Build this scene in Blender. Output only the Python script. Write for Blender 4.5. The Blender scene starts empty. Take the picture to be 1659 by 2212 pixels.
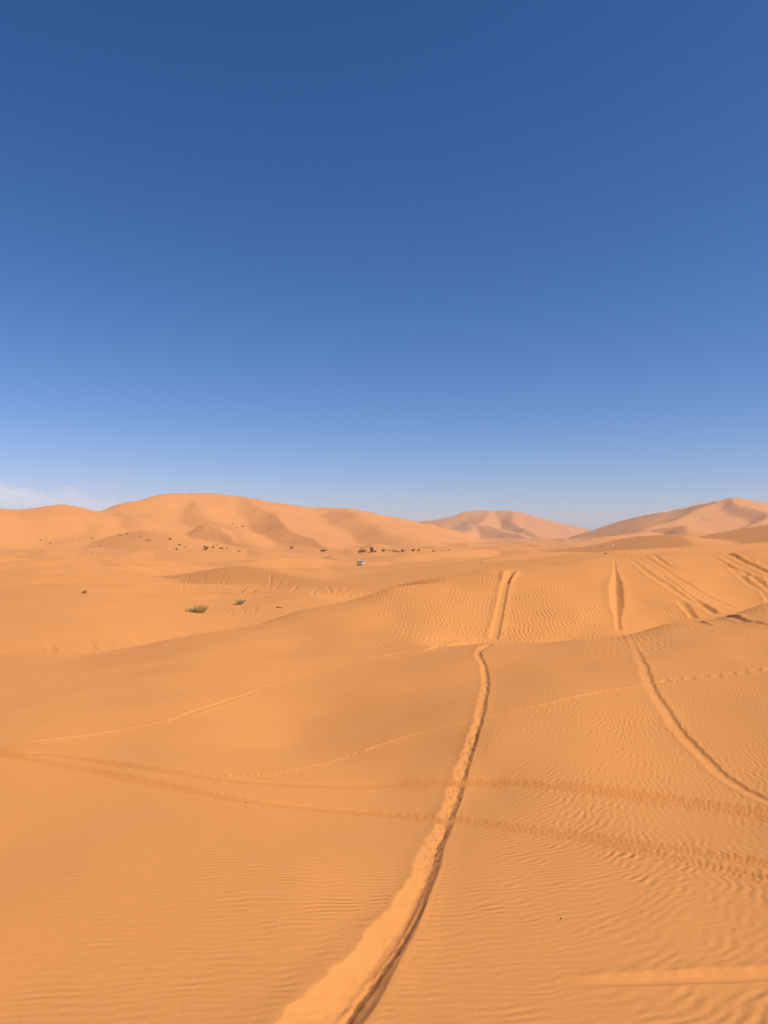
import bpy, bmesh, math, random
import numpy as np
from mathutils import Vector, Matrix

scene = bpy.context.scene
COL = scene.collection
rad = math.radians

# ------------------------------------------------------------------ camera
FPX = 769.0            # focal length in pixels of a 768 wide frame
HORIZON = 535.0        # row of the true horizon in a 1024 high frame
PITCH = math.atan((HORIZON - 512.0) / FPX)
EYE = 18.0             # world height of the eye; the basin floor lies a few metres above zero
cam_data = bpy.data.cameras.new('camera')
cam_data.sensor_fit = 'HORIZONTAL'
cam_data.sensor_width = 36.0
cam_data.lens = 36.0 * FPX / 768.0
cam_data.clip_start = 0.05
cam_data.clip_end = 30000.0
cam = bpy.data.objects.new('camera', cam_data)
COL.objects.link(cam)
cam.location = (0, 0, EYE)
cam.rotation_euler = (math.pi / 2 + PITCH, 0, 0)
scene.camera = cam

# ------------------------------------------------------------------ sun, sky, exposure
SUN_AZ = rad(113.0)      # clockwise from the view direction: from behind the right shoulder
SUN_EL = rad(46.0)
world = bpy.data.worlds.new('World')
scene.world = world
world.use_nodes = True
wn, wl = world.node_tree.nodes, world.node_tree.links
wn.clear()
out = wn.new('ShaderNodeOutputWorld')
bg = wn.new('ShaderNodeBackground')
bg.inputs['Strength'].default_value = 0.087
sky = wn.new('ShaderNodeTexSky')
sky.sky_type = 'NISHITA'
sky.sun_disc = False
sky.sun_elevation = SUN_EL
sky.sun_rotation = SUN_AZ
sky.altitude = 700.0
sky.air_density = 1.0
sky.dust_density = 0.15
sky.ozone_density = 1.0
# low bank of thin cloud along the left part of the horizon
geo = wn.new('ShaderNodeTexCoord')
sep = wn.new('ShaderNodeSeparateXYZ')
wl.new(geo.outputs['Generated'], sep.inputs[0])
def wmath(op, a, b=None, c=None):
    n = wn.new('ShaderNodeMath'); n.operation = op
    for i, s in enumerate((a, b, c)):
        if s is None: continue
        if hasattr(s, 'links'): wl.new(s, n.inputs[i])
        else: n.inputs[i].default_value = s
    return n.outputs[0]
az_ = wmath('ARCTAN2', sep.outputs['X'], sep.outputs['Y'])
hyp = wmath('SQRT', wmath('ADD', wmath('MULTIPLY', sep.outputs['X'], sep.outputs['X']), wmath('MULTIPLY', sep.outputs['Y'], sep.outputs['Y'])))
el_ = wmath('ARCTAN2', sep.outputs['Z'], hyp)
comb = wn.new('ShaderNodeCombineXYZ')
wl.new(wmath('MULTIPLY', az_, 14.0), comb.inputs[0])
wl.new(wmath('MULTIPLY', el_, 46.0), comb.inputs[1])
cn = wn.new('ShaderNodeTexNoise')
cn.inputs['Scale'].default_value = 1.6
cn.inputs['Detail'].default_value = 7.0
cn.inputs['Roughness'].default_value = 0.56
wl.new(comb.outputs[0], cn.inputs['Vector'])
# cloud top sinks from left to right
top = wmath('ADD', wmath('MULTIPLY', az_, -0.16), -0.008)
nz = wmath('MULTIPLY', wmath('SUBTRACT', cn.outputs[0], 0.5), 0.045)
edge = wmath('SUBTRACT', wmath('ADD', top, nz), el_)
cm = wn.new('ShaderNodeMapRange'); cm.interpolation_type = 'SMOOTHSTEP'
cm.inputs['From Min'].default_value = -0.002
cm.inputs['From Max'].default_value = 0.016
cm.inputs['To Max'].default_value = 0.8
wl.new(edge, cm.inputs['Value'])
puff = wn.new('ShaderNodeMapRange')
puff.inputs['From Min'].default_value = 0.35; puff.inputs['From Max'].default_value = 0.68
wl.new(cn.outputs[0], puff.inputs['Value'])
cmask = wmath('MULTIPLY', cm.outputs[0], wmath('ADD', wmath('MULTIPLY', puff.outputs[0], 0.5), 0.5))
# film response of a clear dry sky: steeper gradient, deeper blue
scol = wn.new('ShaderNodeSeparateColor'); wl.new(sky.outputs[0], scol.inputs[0])
ccol = wn.new('ShaderNodeCombineColor')
for i_, (gam, gain) in enumerate(((1.54, 1.02), (1.18, 0.825), (1.09, 1.14))):
    wl.new(wmath('MULTIPLY', wmath('POWER', wmath('MULTIPLY', scol.outputs[i_], 0.1), gam), gain * 10.0), ccol.inputs[i_])
mix = wn.new('ShaderNodeMix'); mix.data_type = 'RGBA'
wl.new(cmask, mix.inputs['Factor'])
wl.new(ccol.outputs[0], mix.inputs['A'])
mix.inputs['B'].default_value = (7.9, 7.8, 8.4, 1)
wl.new(mix.outputs['Result'], bg.inputs['Color'])
wl.new(bg.outputs[0], out.inputs['Surface'])

sun_data = bpy.data.lights.new('sun', 'SUN')
sun_data.energy = 5.0
sun_data.angle = rad(0.53)
sun_data.color = (1.0, 0.94, 0.86)
sun = bpy.data.objects.new('sun', sun_data)
COL.objects.link(sun)
SUN_DIR = Vector((math.sin(SUN_AZ) * math.cos(SUN_EL), math.cos(SUN_AZ) * math.cos(SUN_EL), math.sin(SUN_EL)))
sun.rotation_euler = SUN_DIR.to_track_quat('Z', 'Y').to_euler()
sun.location = (200, -100, 200)

vs = scene.view_settings
vs.view_transform = 'Standard'
vs.look = 'None'
vs.gamma = 1.0
vs.use_curve_mapping = False
vs.exposure = 0.2
scene.cycles.max_bounces = 6
scene.cycles.diffuse_bounces = 3
scene.cycles.volume_bounces = 0

# ------------------------------------------------------------------ numeric helpers
rng = np.random.RandomState(7)
PERM = rng.permutation(256)
PERM = np.concatenate([PERM, PERM])
GA = rng.rand(256) * 2 * np.pi
GX, GY = np.cos(GA), np.sin(GA)

def perlin(x, y, seed=0):
    x = np.asarray(x, float) + seed * 17.31
    y = np.asarray(y, float) - seed * 9.77
    xi = np.floor(x).astype(np.int64); yi = np.floor(y).astype(np.int64)
    xf = x - xi; yf = y - yi
    xi &= 255; yi &= 255
    u = xf * xf * xf * (xf * (xf * 6 - 15) + 10)
    v = yf * yf * yf * (yf * (yf * 6 - 15) + 10)
    def g(ix, iy, dx, dy):
        h = PERM[PERM[ix & 255] + (iy & 255)]
        return GX[h] * dx + GY[h] * dy
    n00 = g(xi, yi, xf, yf); n10 = g(xi + 1, yi, xf - 1, yf)
    n01 = g(xi, yi + 1, xf, yf - 1); n11 = g(xi + 1, yi + 1, xf - 1, yf - 1)
    a = n00 + u * (n10 - n00); b = n01 + u * (n11 - n01)
    return (a + v * (b - a)) * 1.5

def fbm(x, y, octaves=4, seed=0, gain=0.5):
    s = 0.0; a = 1.0; f = 1.0
    for i in range(octaves):
        s = s + a * perlin(x * f, y * f, seed + i * 3)
        a *= gain; f *= 2.03
    return s

def smooth(a, b, x):
    t = np.clip((x - a) / (b - a), 0, 1)
    return t * t * (3 - 2 * t)

K = 768.0 / 1659.0     # the layout below was measured on a 1659 x 2212 print of the place

def ray(x, y):
    """horizontal and vertical slope of the sight line through a point of the print"""
    a = (x * K - 384.0) / FPX
    b = (512.0 - y * K) / FPX
    fy = math.cos(PITCH) - b * math.sin(PITCH)
    fz = math.sin(PITCH) + b * math.cos(PITCH)
    return a / fy, fz / fy

def pt(x, y, d):
    a, t = ray(x, y)
    return (a * d, d, t * d)      # heights here are relative to the eye

# ------------------------------------------------------------------ terrain: broad shape
CP = []
def col(x, rows):
    for y, d in rows:
        CP.append(pt(x, y, d))
def colz(x, rows):
    a, _ = ray(x, 1156)
    for d, z in rows:
        CP.append((a * d, d, z))

col(0,   [(2212, 3.2), (2000, 4.25), (1850, 5.55), (1640, 9.0), (1600, 10.4), (1500, 15.2), (1425, 22.5), (1350, 38), (1295, 64), (1250, 118), (1222, 210), (1204, 330)])
col(220, [(2212, 3.2), (1900, 5.0), (1660, 8.9), (1585, 11.4), (1500, 15.2), (1412, 23.5), (1355, 39), (1300, 64), (1252, 112), (1222, 210), (1205, 330)])
col(430, [(2212, 3.2), (1900, 5.05), (1720, 7.7), (1640, 9.9), (1540, 13.4), (1450, 18.0), (1369, 26.5), (1336, 62), (1312, 73)])
col(640, [(2212, 3.2), (1900, 5.1), (1775, 7.1), (1685, 9.2), (1600, 12.5), (1550, 14.3), (1450, 18.6), (1390, 23.2), (1322, 32.0)])
col(850, [(2212, 3.2), (2000, 4.38), (1850, 6.0), (1775, 7.4), (1690, 9.3), (1600, 11.5), (1550, 13.3), (1450, 18.0), (1402, 21.6), (1330, 28.1), (1295, 30.8), (1269, 33.2)])
col(1060, [(2212, 3.2), (1900, 5.3), (1775, 7.3), (1690, 9.0), (1600, 10.55), (1550, 12.1), (1450, 16.9), (1388, 21.5), (1340, 28), (1290, 31.6), (1238, 36.6)])
col(1250, [(2212, 3.22), (1900, 5.32), (1780, 7.2), (1690, 8.7), (1550, 11.7), (1450, 16.1), (1379, 21.8), (1330, 29), (1270, 33.9), (1214, 40.3)])
col(1450, [(2212, 3.24), (1950, 4.85), (1800, 6.9), (1690, 8.8), (1550, 11.9), (1430, 16.4), (1347, 23.0), (1300, 31.7), (1240, 37.8), (1203, 42.8)])
col(1659, [(2212, 3.25), (1980, 4.65), (1870, 5.8), (1770, 7.4), (1650, 9.5), (1500, 13.2), (1400, 17.4), (1303, 25.0), (1255, 36.9), (1215, 41.9), (1197, 44.9)])
colz(1060, [(24.5, -3.40)])
colz(1250, [(25.2, -3.55)])
colz(1450, [(27.2, -3.50)])
colz(1659, [(30.5, -3.15)])
# hidden ground behind the near dune, and the basin
colz(850,  [(58, -6.0), (92, -8.3)])
colz(1060, [(58, -4.6), (100, -8.6)])
colz(1250, [(60, -3.2), (110, -7.8)])
colz(1450, [(64, -2.6), (115, -6.5)])
colz(1659, [(68, -2.2), (120, -5.5)])
colz(640, [(42, -5.6), (60, -7.2)])
colz(430, [(36, -5.2), (48, -6.5)])
col(600, [(1312, 74)])
col(520, [(1289, 92)])
col(700, [(1287, 92)])
col(400, [(1285, 90)])
for x in (430, 640, 850):
    colz(x, [(165, -10.5), (250, -12.8)])
for x in (1060, 1250, 1450, 1659):
    colz(x, [(180, -9.5), (260, -11.5)])
for x in (0, 220, 430, 640, 850, 1060, 1250, 1450, 1659):
    colz(x, [(395, -14.3 if 400 < x < 1200 else -12.4), (560, -12.8), (1000, -11.5), (2200, -11.0), (6000, -10.0)])
# outside the frame
colz(-700, [(2.6, -1.8), (6, -2.5), (12, -3.4), (25, -4.8), (60, -7.0), (150, -9.5), (395, -12), (1000, -11), (6000, -10)])
colz(2350, [(2.6, -1.8), (6, -2.1), (12, -2.0), (22, -1.3), (50, -0.9), (120, -5.0), (395, -12), (1000, -11), (6000, -10)])

cp = np.array(CP)
cr = np.hypot(cp[:, 0], cp[:, 1])
SA = 3.0
cx = np.arctan2(cp[:, 0], cp[:, 1]) * SA
cy = np.log(cr)
ct = cp[:, 2] / cr
def tps_k(r2):
    return 0.5 * r2 * np.log(r2 + 1e-12)
n = len(cp)
A = np.zeros((n + 3, n + 3))
A[:n, :n] = tps_k((cx[:, None] - cx[None]) ** 2 + (cy[:, None] - cy[None]) ** 2) + np.eye(n) * 1e-4
A[:n, n] = 1; A[:n, n + 1] = cx; A[:n, n + 2] = cy
A[n:, :n] = A[:n, n:].T
W = np.linalg.solve(A, np.concatenate([ct, np.zeros(3)]))
R0 = 2.7
AZMAX = 0.80
def base_t(az, lr):
    X = az * SA
    o = W[n] + W[n + 1] * X + W[n + 2] * lr
    for i in range(n):
        d2 = (X - cx[i]) ** 2 + (lr - cy[i]) ** 2
        o = o + W[i] * tps_k(d2)
    return o
GZ_AZ = np.linspace(-AZMAX, AZMAX, 420)
GZ_LR = np.linspace(math.log(R0), math.log(7000.0), 620)
GT = base_t(GZ_AZ[None, :] + 0 * GZ_LR[:, None], GZ_LR[:, None] + 0 * GZ_AZ[None, :])
def cubic(g, p):
    i = np.clip(np.floor(p).astype(int), 1, g - 3)
    return i, p - i
def base_z(x, y):
    r = np.hypot(x, y); az = np.arctan2(x, y)
    rr = np.clip(r, R0, 6900.0)
    azc = np.clip(az, -AZMAX, AZMAX)
    pj = (azc + AZMAX) / (2 * AZMAX) * (len(GZ_AZ) - 1)
    pi_ = (np.log(rr) - GZ_LR[0]) / (GZ_LR[-1] - GZ_LR[0]) * (len(GZ_LR) - 1)
    ji, jf = cubic(len(GZ_AZ), pj); ii, jg = cubic(len(GZ_LR), pi_)
    def w4(f):
        return ((-f ** 3 + 2 * f * f - f) / 2, (3 * f ** 3 - 5 * f * f + 2) / 2, (-3 * f ** 3 + 4 * f * f + f) / 2, (f ** 3 - f * f) / 2)
    wj = w4(jf); wi = w4(jg)
    t = 0.0
    for a in range(4):
        row = 0.0
        for b in range(4):
            row = row + wj[b] * GT[ii + a - 1, ji + b - 1]
        t = t + wi[a] * row
    # behind the camera both edges run into one mean profile
    over = np.clip((np.abs(az) - AZMAX) / 1.6, 0, 1)
    tm = -2.0 / rr - 0.002
    t = t + (tm - t) * over * over * (3 - 2 * over)
    z = t * rr
    inner = np.clip(r / R0, 0, 1)
    return np.where(r < R0, -1.80 + (z + 1.80) * inner ** 1.6, z)

def poly_dist(x, y, P):
    """nearest point of a 3-d polyline: distance, sine of side (+ right), height, fraction"""
    P = np.asarray(P, float)
    best = np.full(np.shape(x), 1e18); cs = np.zeros(np.shape(x)); zz = np.zeros(np.shape(x)); fr = np.zeros(np.shape(x))
    seg = np.hypot(np.diff(P[:, 0]), np.diff(P[:, 1])); cum = np.concatenate([[0], np.cumsum(seg)])
    for i in range(len(P) - 1):
        ax, ay = P[i, 0], P[i, 1]; bx, by = P[i + 1, 0] - ax, P[i + 1, 1] - ay
        L2 = bx * bx + by * by
        t = np.clip(((x - ax) * bx + (y - ay) * by) / L2, 0, 1)
        dx = x - ax - t * bx; dy = y - ay - t * by
        d2 = dx * dx + dy * dy
        m = d2 < best
        best = np.where(m, d2, best)
        cross = (dx * by - dy * bx) / math.sqrt(L2)
        cs = np.where(m, cross, cs)
        zz = np.where(m, P[i, 2] + t * (P[i + 1, 2] - P[i, 2]), zz)
        fr = np.where(m, (cum[i] + t * seg[i]) / cum[-1], fr)
    d = np.sqrt(best)
    return d, cs / np.maximum(d, 1e-6), zz, fr

def ridge_height(x, y, P, sl, sr, soft):
    """upper envelope of the flanks of every segment; sl, sr are the slopes left and right of travel"""
    best = np.full(np.shape(x), -1e9)
    for i in range(len(P) - 1):
        ax, ay = P[i, 0], P[i, 1]; bx, by = P[i + 1, 0] - ax, P[i + 1, 1] - ay
        L = math.hypot(bx, by)
        t = np.clip(((x - ax) * bx + (y - ay) * by) / (L * L), 0, 1)
        dx = x - ax - t * bx; dy = y - ay - t * by
        d = np.sqrt(dx * dx + dy * dy)
        w = 0.5 + 0.5 * (dx * by - dy * bx) / (L * np.maximum(d, 1e-6))
        ds = np.sqrt(d * d + soft * soft) - soft
        np.maximum(best, P[i, 2] + t * (P[i + 1, 2] - P[i, 2]) - ds * (sl + (sr - sl) * w), out=best)
    return best

def catmull(P, k=8):
    P = np.asarray(P, float)
    Q = np.vstack([2 * P[0] - P[1], P, 2 * P[-1] - P[-2]])
    o = []
    for i in range(1, len(Q) - 2):
        for s in range(k):
            t = s / k
            o.append(0.5 * ((2 * Q[i]) + (-Q[i - 1] + Q[i + 1]) * t + (2 * Q[i - 1] - 5 * Q[i] + 4 * Q[i + 1] - Q[i + 2]) * t * t + (-Q[i - 1] + 3 * Q[i] - 3 * Q[i + 1] + Q[i + 2]) * t ** 3))
    o.append(P[-1])
    return np.array(o)

def ridge(rows, k=5):
    return catmull([pt(*r) for r in rows], k)

# slip faces: beyond the crest the sand falls away, then swings back to the broad shape
SLIPS = [
    # rows of (x, y, distance), depth, fall length, recovery length, side (+1: falls to the far/right side of travel)
    (ridge([(880, 1398, 21.6), (1000, 1390, 21.5), (1060, 1387, 21.5), (1250, 1378, 21.8), (1345, 1366, 22.3), (1450, 1347, 23.0), (1560, 1323, 24.0), (1659, 1303, 25.0), (1850, 1262, 27.0)]), 0.42, 1.0, 5.0, -1),
    (ridge([(1000, 1249, 35.8), (860, 1269, 33.4), (740, 1298, 32.8), (600, 1330, 31.5), (470, 1359, 27.8), (300, 1392, 25.0), (180, 1419, 23.0)]), 0.9, 3.0, 14.0, 1),
]
# mid-distance dunes as ridges with two flank slopes (left, right of travel)
MID = [
    # dark face with scratch marks, its lit back hidden
    (ridge([(330, 1246, 188), (400, 1239, 174), (460, 1229, 161), (520, 1222, 148), (580, 1230, 137), (640, 1242, 127), (720, 1255, 116), (800, 1265, 107), (900, 1271, 98)]), 0.10, 0.34, 0.8),
]
FAR = []
def add_far(rows, sl, sr, soft=2.0, k=5):
    FAR.append((ridge(rows, k), sl, sr, soft))
# --- great dune on the left
add_far([(-500, 1110, 560), (-260, 1095, 620), (-60, 1090, 690), (0, 1098, 715), (40, 1102, 725), (75, 1098, 735), (120, 1088, 750), (160, 1090, 765), (215, 1098, 790), (262, 1094, 815), (300, 1081, 850), (345, 1067, 890), (430, 1064, 940), (520, 1070, 985), (560, 1075, 1005), (610, 1088, 1030), (660, 1096, 1050), (735, 1099, 1075), (790, 1104, 1090), (850, 1117, 1105), (920, 1131, 1115), (980, 1147, 1120), (1030, 1163, 1125), (1090, 1180, 1130)], 0.45, 0.37, 3.0)
add_far([(520, 1071, 980), (552, 1086, 935), (600, 1122, 835), (660, 1158, 735), (745, 1190, 640)], 0.27, 0.37, 0.8)
add_far([(425, 1070, 930), (434, 1097, 860), (470, 1130, 780), (520, 1158, 705), (560, 1176, 655)], 0.36, 0.40, 8.0)
add_far([(428, 1134, 742), (470, 1146, 716), (505, 1160, 690), (530, 1172, 665), (575, 1180, 640)], 0.24, 0.55, 1.2)
add_far([(740, 1100, 1070), (775, 1120, 960), (860, 1160, 790), (910, 1184, 690)], 0.26, 0.28, 12.0)
add_far([(262, 1096, 812), (280, 1120, 760), (335, 1160, 690), (380, 1182, 640)], 0.26, 0.36, 6.0)
add_far([(95, 1108, 720), (60, 1118, 700), (20, 1130, 680), (-60, 1150, 650)], 0.34, 0.22, 3.0)
add_far([(205, 1122, 735), (222, 1134, 715), (215, 1160, 670), (140, 1176, 640)], 0.36, 0.22, 3.0)
add_far([(60, 1114, 705), (110, 1110, 712), (170, 1122, 715), (240, 1142, 700)], 0.22, 0.36, 3.0)
add_far([(300, 1150, 660), (345, 1146, 650), (375, 1156, 630)], 0.2, 0.36, 3.0)
# --- far dune in the middle
add_far([(800, 1150, 2600), (880, 1140, 2600), (918, 1128, 2580), (935, 1122, 2560), (985, 1113, 2550), (1015, 1104, 2600), (1045, 1102, 2620), (1060, 1105, 2620), (1080, 1102, 2620), (1105, 1103, 2630), (1135, 1112, 2660), (1160, 1118, 2680), (1200, 1128, 2710), (1240, 1137, 2740), (1290, 1146, 2760), (1340, 1158, 2780)], 0.5, 0.30, 8)
add_far([(1058, 1105, 2610), (1045, 1122, 2400), (1020, 1140, 2200), (985, 1160, 1950)], 0.48, 0.26, 4)
add_far([(1012, 1131, 2250), (1050, 1136, 2180), (1090, 1146, 2100), (1130, 1160, 1950)], 0.24, 0.50, 4)
add_far([(1105, 1104, 2590), (1110, 1130, 2350), (1150, 1152, 2100), (1170, 1172, 1800)], 0.26, 0.42, 6)
add_far([(925, 1127, 2560), (960, 1138, 2400), (1000, 1158, 2100)], 0.28, 0.46, 5)
# --- dune on the right
add_far([(1180, 1176, 1950), (1235, 1162, 1900), (1290, 1143, 1850), (1350, 1124, 1780), (1400, 1112, 1720), (1450, 1102, 1660), (1475, 1097, 1640), (1520, 1088, 1600), (1570, 1076, 1560), (1610, 1078, 1590), (1659, 1086, 1640), (1760, 1106, 1740), (1950, 1120, 1900)], 0.5, 0.36, 3)
add_far([(1570, 1077, 1556), (1592, 1086, 1490), (1628, 1099, 1420), (1652, 1113, 1360), (1650, 1124, 1320), (1610, 1134, 1280)], 0.24, 0.56, 2)
add_far([(1548, 1083, 1560), (1500, 1106, 1450), (1450, 1126, 1350), (1400, 1140, 1270)], 0.24, 0.44, 4)
add_far([(1400, 1150, 1180), (1430, 1140, 1170), (1465, 1133, 1160), (1478, 1142, 1120), (1470, 1152, 1090)], 0.2, 0.5, 2)
add_far([(1290, 1162, 1050), (1360, 1150, 1080), (1400, 1146, 1100)], 0.2, 0.4, 2)
add_far([(1500, 1172, 800), (1560, 1160, 840), (1600, 1150, 880), (1700, 1140, 900)], 0.3, 0.2, 4)
# --- brown ridges between the near dune and the far ones, right
add_far([(1120, 1195, 560), (1200, 1188, 500), (1270, 1180, 450), (1330, 1168, 400), (1380, 1159, 360), (1440, 1155, 320), (1480, 1166, 290), (1500, 1175, 275)], 0.12, 0.30, 2.0)
add_far([(1440, 1172, 430), (1500, 1162, 400), (1560, 1150, 370), (1620, 1141, 345), (1680, 1131, 320), (1850, 1110, 280)], 0.15, 0.30, 2.0)
add_far([(1040, 1213, 130), (1090, 1204, 150), (1140, 1196, 165), (1220, 1192, 175), (1300, 1194, 180)], 0.16, 0.10, 2.0)
add_far([(1320, 1190, 120), (1420, 1184, 130), (1540, 1178, 140), (1659, 1172, 150), (1800, 1168, 160)], 0.12, 0.10, 2.0)
# --- low swells on the basin floor
add_far([(640, 1198, 560), (730, 1191, 540), (790, 1186, 560)], 0.10, 0.24, 2)
add_far([(420, 1194, 480), (480, 1186, 500), (520, 1185, 520), (560, 1190, 500)], 0.10, 0.24, 2)
add_far([(150, 1216, 250), (190, 1210, 262), (260, 1208, 270), (340, 1209, 280)], 0.10, 0.24, 2)
add_far([(560, 1207, 330), (620, 1203, 350), (700, 1207, 380)], 0.10, 0.24, 2)
add_far([(880, 1198, 420), (960, 1190, 450), (1060, 1186, 520), (1160, 1190, 500)], 0.10, 0.24, 2)
add_far([(980, 1209, 250), (1060, 1204, 270), (1120, 1203, 290)], 0.10, 0.24, 2)
add_far([(750, 1245, 190), (800, 1240, 200), (860, 1237, 210), (930, 1240, 200)], 0.06, 0.08, 3)
add_far([(275, 1196, 420), (330, 1186, 440), (400, 1192, 430)], 0.10, 0.24, 2)
add_far([(60, 1200, 400), (120, 1192, 420), (200, 1197, 430)], 0.10, 0.24, 2)

def terrain(x, y):
    x = np.asarray(x, float); y = np.asarray(y, float)
    r = np.hypot(x, y)
    z = base_z(x, y)
    # slow unevenness that grows with distance
    z = z + 0.05 * fbm(x / 3.1, y / 3.1, 2, 1) * smooth(3, 9, r) * (1 - smooth(60, 120, r))
    z = z + 0.75 * fbm(x / 24, y / 22, 4, 5) * smooth(48, 100, r)
    basin = smooth(120, 240, r)
    wx = x + 6 * perlin(x / 40, y / 40, 21); wy = y + 6 * perlin(x / 40, y / 40, 22)
    h0 = perlin(wx / 46, wy / 30, 11)
    h1 = perlin((wx + 20 * h0) / 46, wy / 30, 11)
    z = z + basin * (2.8 * h1 + 1.15 * perlin((wx + 7 * h0) / 17, wy / 11, 12))
    for P, dep, fall, rec, side in SLIPS:
        m = (r > 8) & (r < 90)
        if not np.any(m): continue
        d, s, zz, fr = poly_dist(x[m], y[m], P)
        sd = d * s * side
        prof = np.where(sd < fall, np.clip(sd, 0, None) / fall, np.clip(1 - (sd - fall) / rec, 0, 1) ** 1.5)
        prof = prof - 0.0
        endf = smooth(0.0, 0.12, fr) * smooth(0.0, 0.12, 1 - fr)
        lat = np.clip(np.abs(s), 0, 1) ** 2
        zz2 = z[m] - dep * prof * endf * lat * (sd > 0)
        z = z.copy(); z[m] = zz2
    for P, sl, sr, soft in MID:
        m = (r > 80) & (r < 230)
        if not np.any(m): continue
        h = ridge_height(x[m], y[m], P, sl, sr, soft)
        k = 0.35
        a = z[m]
        mx = np.maximum(a, h)
        z = z.copy(); z[m] = mx + k * np.log(np.exp((a - mx) / k) + np.exp((h - mx) / k))
    m = r > 95
    if np.any(m):
        xm, ym, rm = x[m], y[m], r[m]
        acc = z[m].copy()
        am = smooth(250, 900, rm)
        wx = xm + (3 + 9 * am) * perlin(xm / 90, ym / 90, 31) + 1.0 * perlin(xm / 23, ym / 23, 33)
        wy = ym + (3 + 9 * am) * perlin(xm / 90, ym / 90, 32) + 1.0 * perlin(xm / 23, ym / 23, 34)
        hs = []
        for P, sl, sr, soft in FAR:
            dmin = P[:, 1].min(); dmax = P[:, 1].max()
            span = (P[:, 2].max() + 25) / max(0.08, min(sl, sr)) + 40
            sel = (rm > 0.8 * dmin - span) & (rm < 1.25 * dmax + span)
            if not np.any(sel): continue
            h = ridge_height(wx[sel], wy[sel], P, sl, sr, soft)
            k = np.clip(rm[sel] / 1200.0, 0.25, 1.5)
            a = acc[sel]
            mx = np.maximum(a, h)
            acc[sel] = mx + k * np.log(np.exp((a - mx) / k) + np.exp((h - mx) / k))
        h0 = perlin(wx / 75, wy / 60, 41)
        h1 = perlin((wx + 30 * h0) / 75, wy / 60, 41)
        h2 = perlin((wx + 9 * h0) / 27, wy / 20, 43)
        acc = acc + am * (3.0 * h1 + 0.8 * h2) * smooth(450, 800, rm)
        z = z.copy(); z[m] = acc
    return z

def hit(x, y, dmin=2.6, dmax=4000.0):
    """where the sight line through a point of the print meets the sand"""
    a, t = ray(x, y)
    ds = np.exp(np.linspace(math.log(dmin), math.log(dmax), 900))
    zs = terrain(a * ds, ds)
    above = zs >= t * ds
    i = int(np.argmax(above))
    if not above[i]:
        i = len(ds) - 1
    if i > 0:
        f0 = zs[i - 1] - t * ds[i - 1]; f1 = zs[i] - t * ds[i]
        f = -f0 / (f1 - f0 + 1e-12)
        d = ds[i - 1] + np.clip(f, 0, 1) * (ds[i] - ds[i - 1])
    else:
        d = ds[0]
    return a * d, d

# ------------------------------------------------------------------ terrain: the sheet
u_in = np.arange(-34, 803, 0.86)
az_in = np.arctan((u_in - 384) / FPX)
n_out = 70
az_r = az_in[-1] + (np.pi - az_in[-1]) * (np.linspace(0, 1, n_out + 1)[1:] ** 1.7)
az_l = az_in[0] - (np.pi + az_in[0]) * (np.linspace(0, 1, n_out + 1)[1:] ** 1.7)
AZ = np.concatenate([az_l[::-1][1:], az_in, az_r])       # the last column closes the ring
tt = np.linspace(-0.68, -0.137, 560)
# distance along the middle column for evenly spaced sight lines
dd = np.exp(np.linspace(math.log(2.4), math.log(19.0), 400))
tz = base_z(dd * 0.03, dd) / dd
tz = np.maximum.accumulate(tz)
r_near = np.interp(np.linspace(tz[0], tz[-1], 560), tz, dd)
r_rows = np.concatenate([np.linspace(0.25, 2.3, 16), r_near, np.exp(np.linspace(math.log(r_near[-1] * 1.004), math.log(60), 235)),
                         np.exp(np.linspace(math.log(60.6), math.log(560), 190)), np.exp(np.linspace(math.log(565), math.log(3000), 165)),
                         np.exp(np.linspace(math.log(3080), math.log(9000), 16))])
RR = np.unique(r_rows)
NR, NC = len(RR), len(AZ)
X = RR[:, None] * np.sin(AZ)[None]
Y = RR[:, None] * np.cos(AZ)[None]
Z = terrain(X.ravel(), Y.ravel()).reshape(NR, NC)
ZB = Z.copy()

# ------------------------------------------------------------------ marks left in the sand
TRACK_SHADE = np.zeros((NR, NC))       # wheel tracks, where shade is painted into the sand colour
DIST = np.zeros((NR, NC))        # where the wind ripples are wiped out
S = 1659.0 / 3024.0
LRR = np.log(RR)

def world_line(pts, src=True, dmin=2.6, dmax=400.0):
    P = [hit(x * S if src else x, y * S if src else y, dmin, dmax) for x, y in pts]
    return catmull(P, 14)

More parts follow.
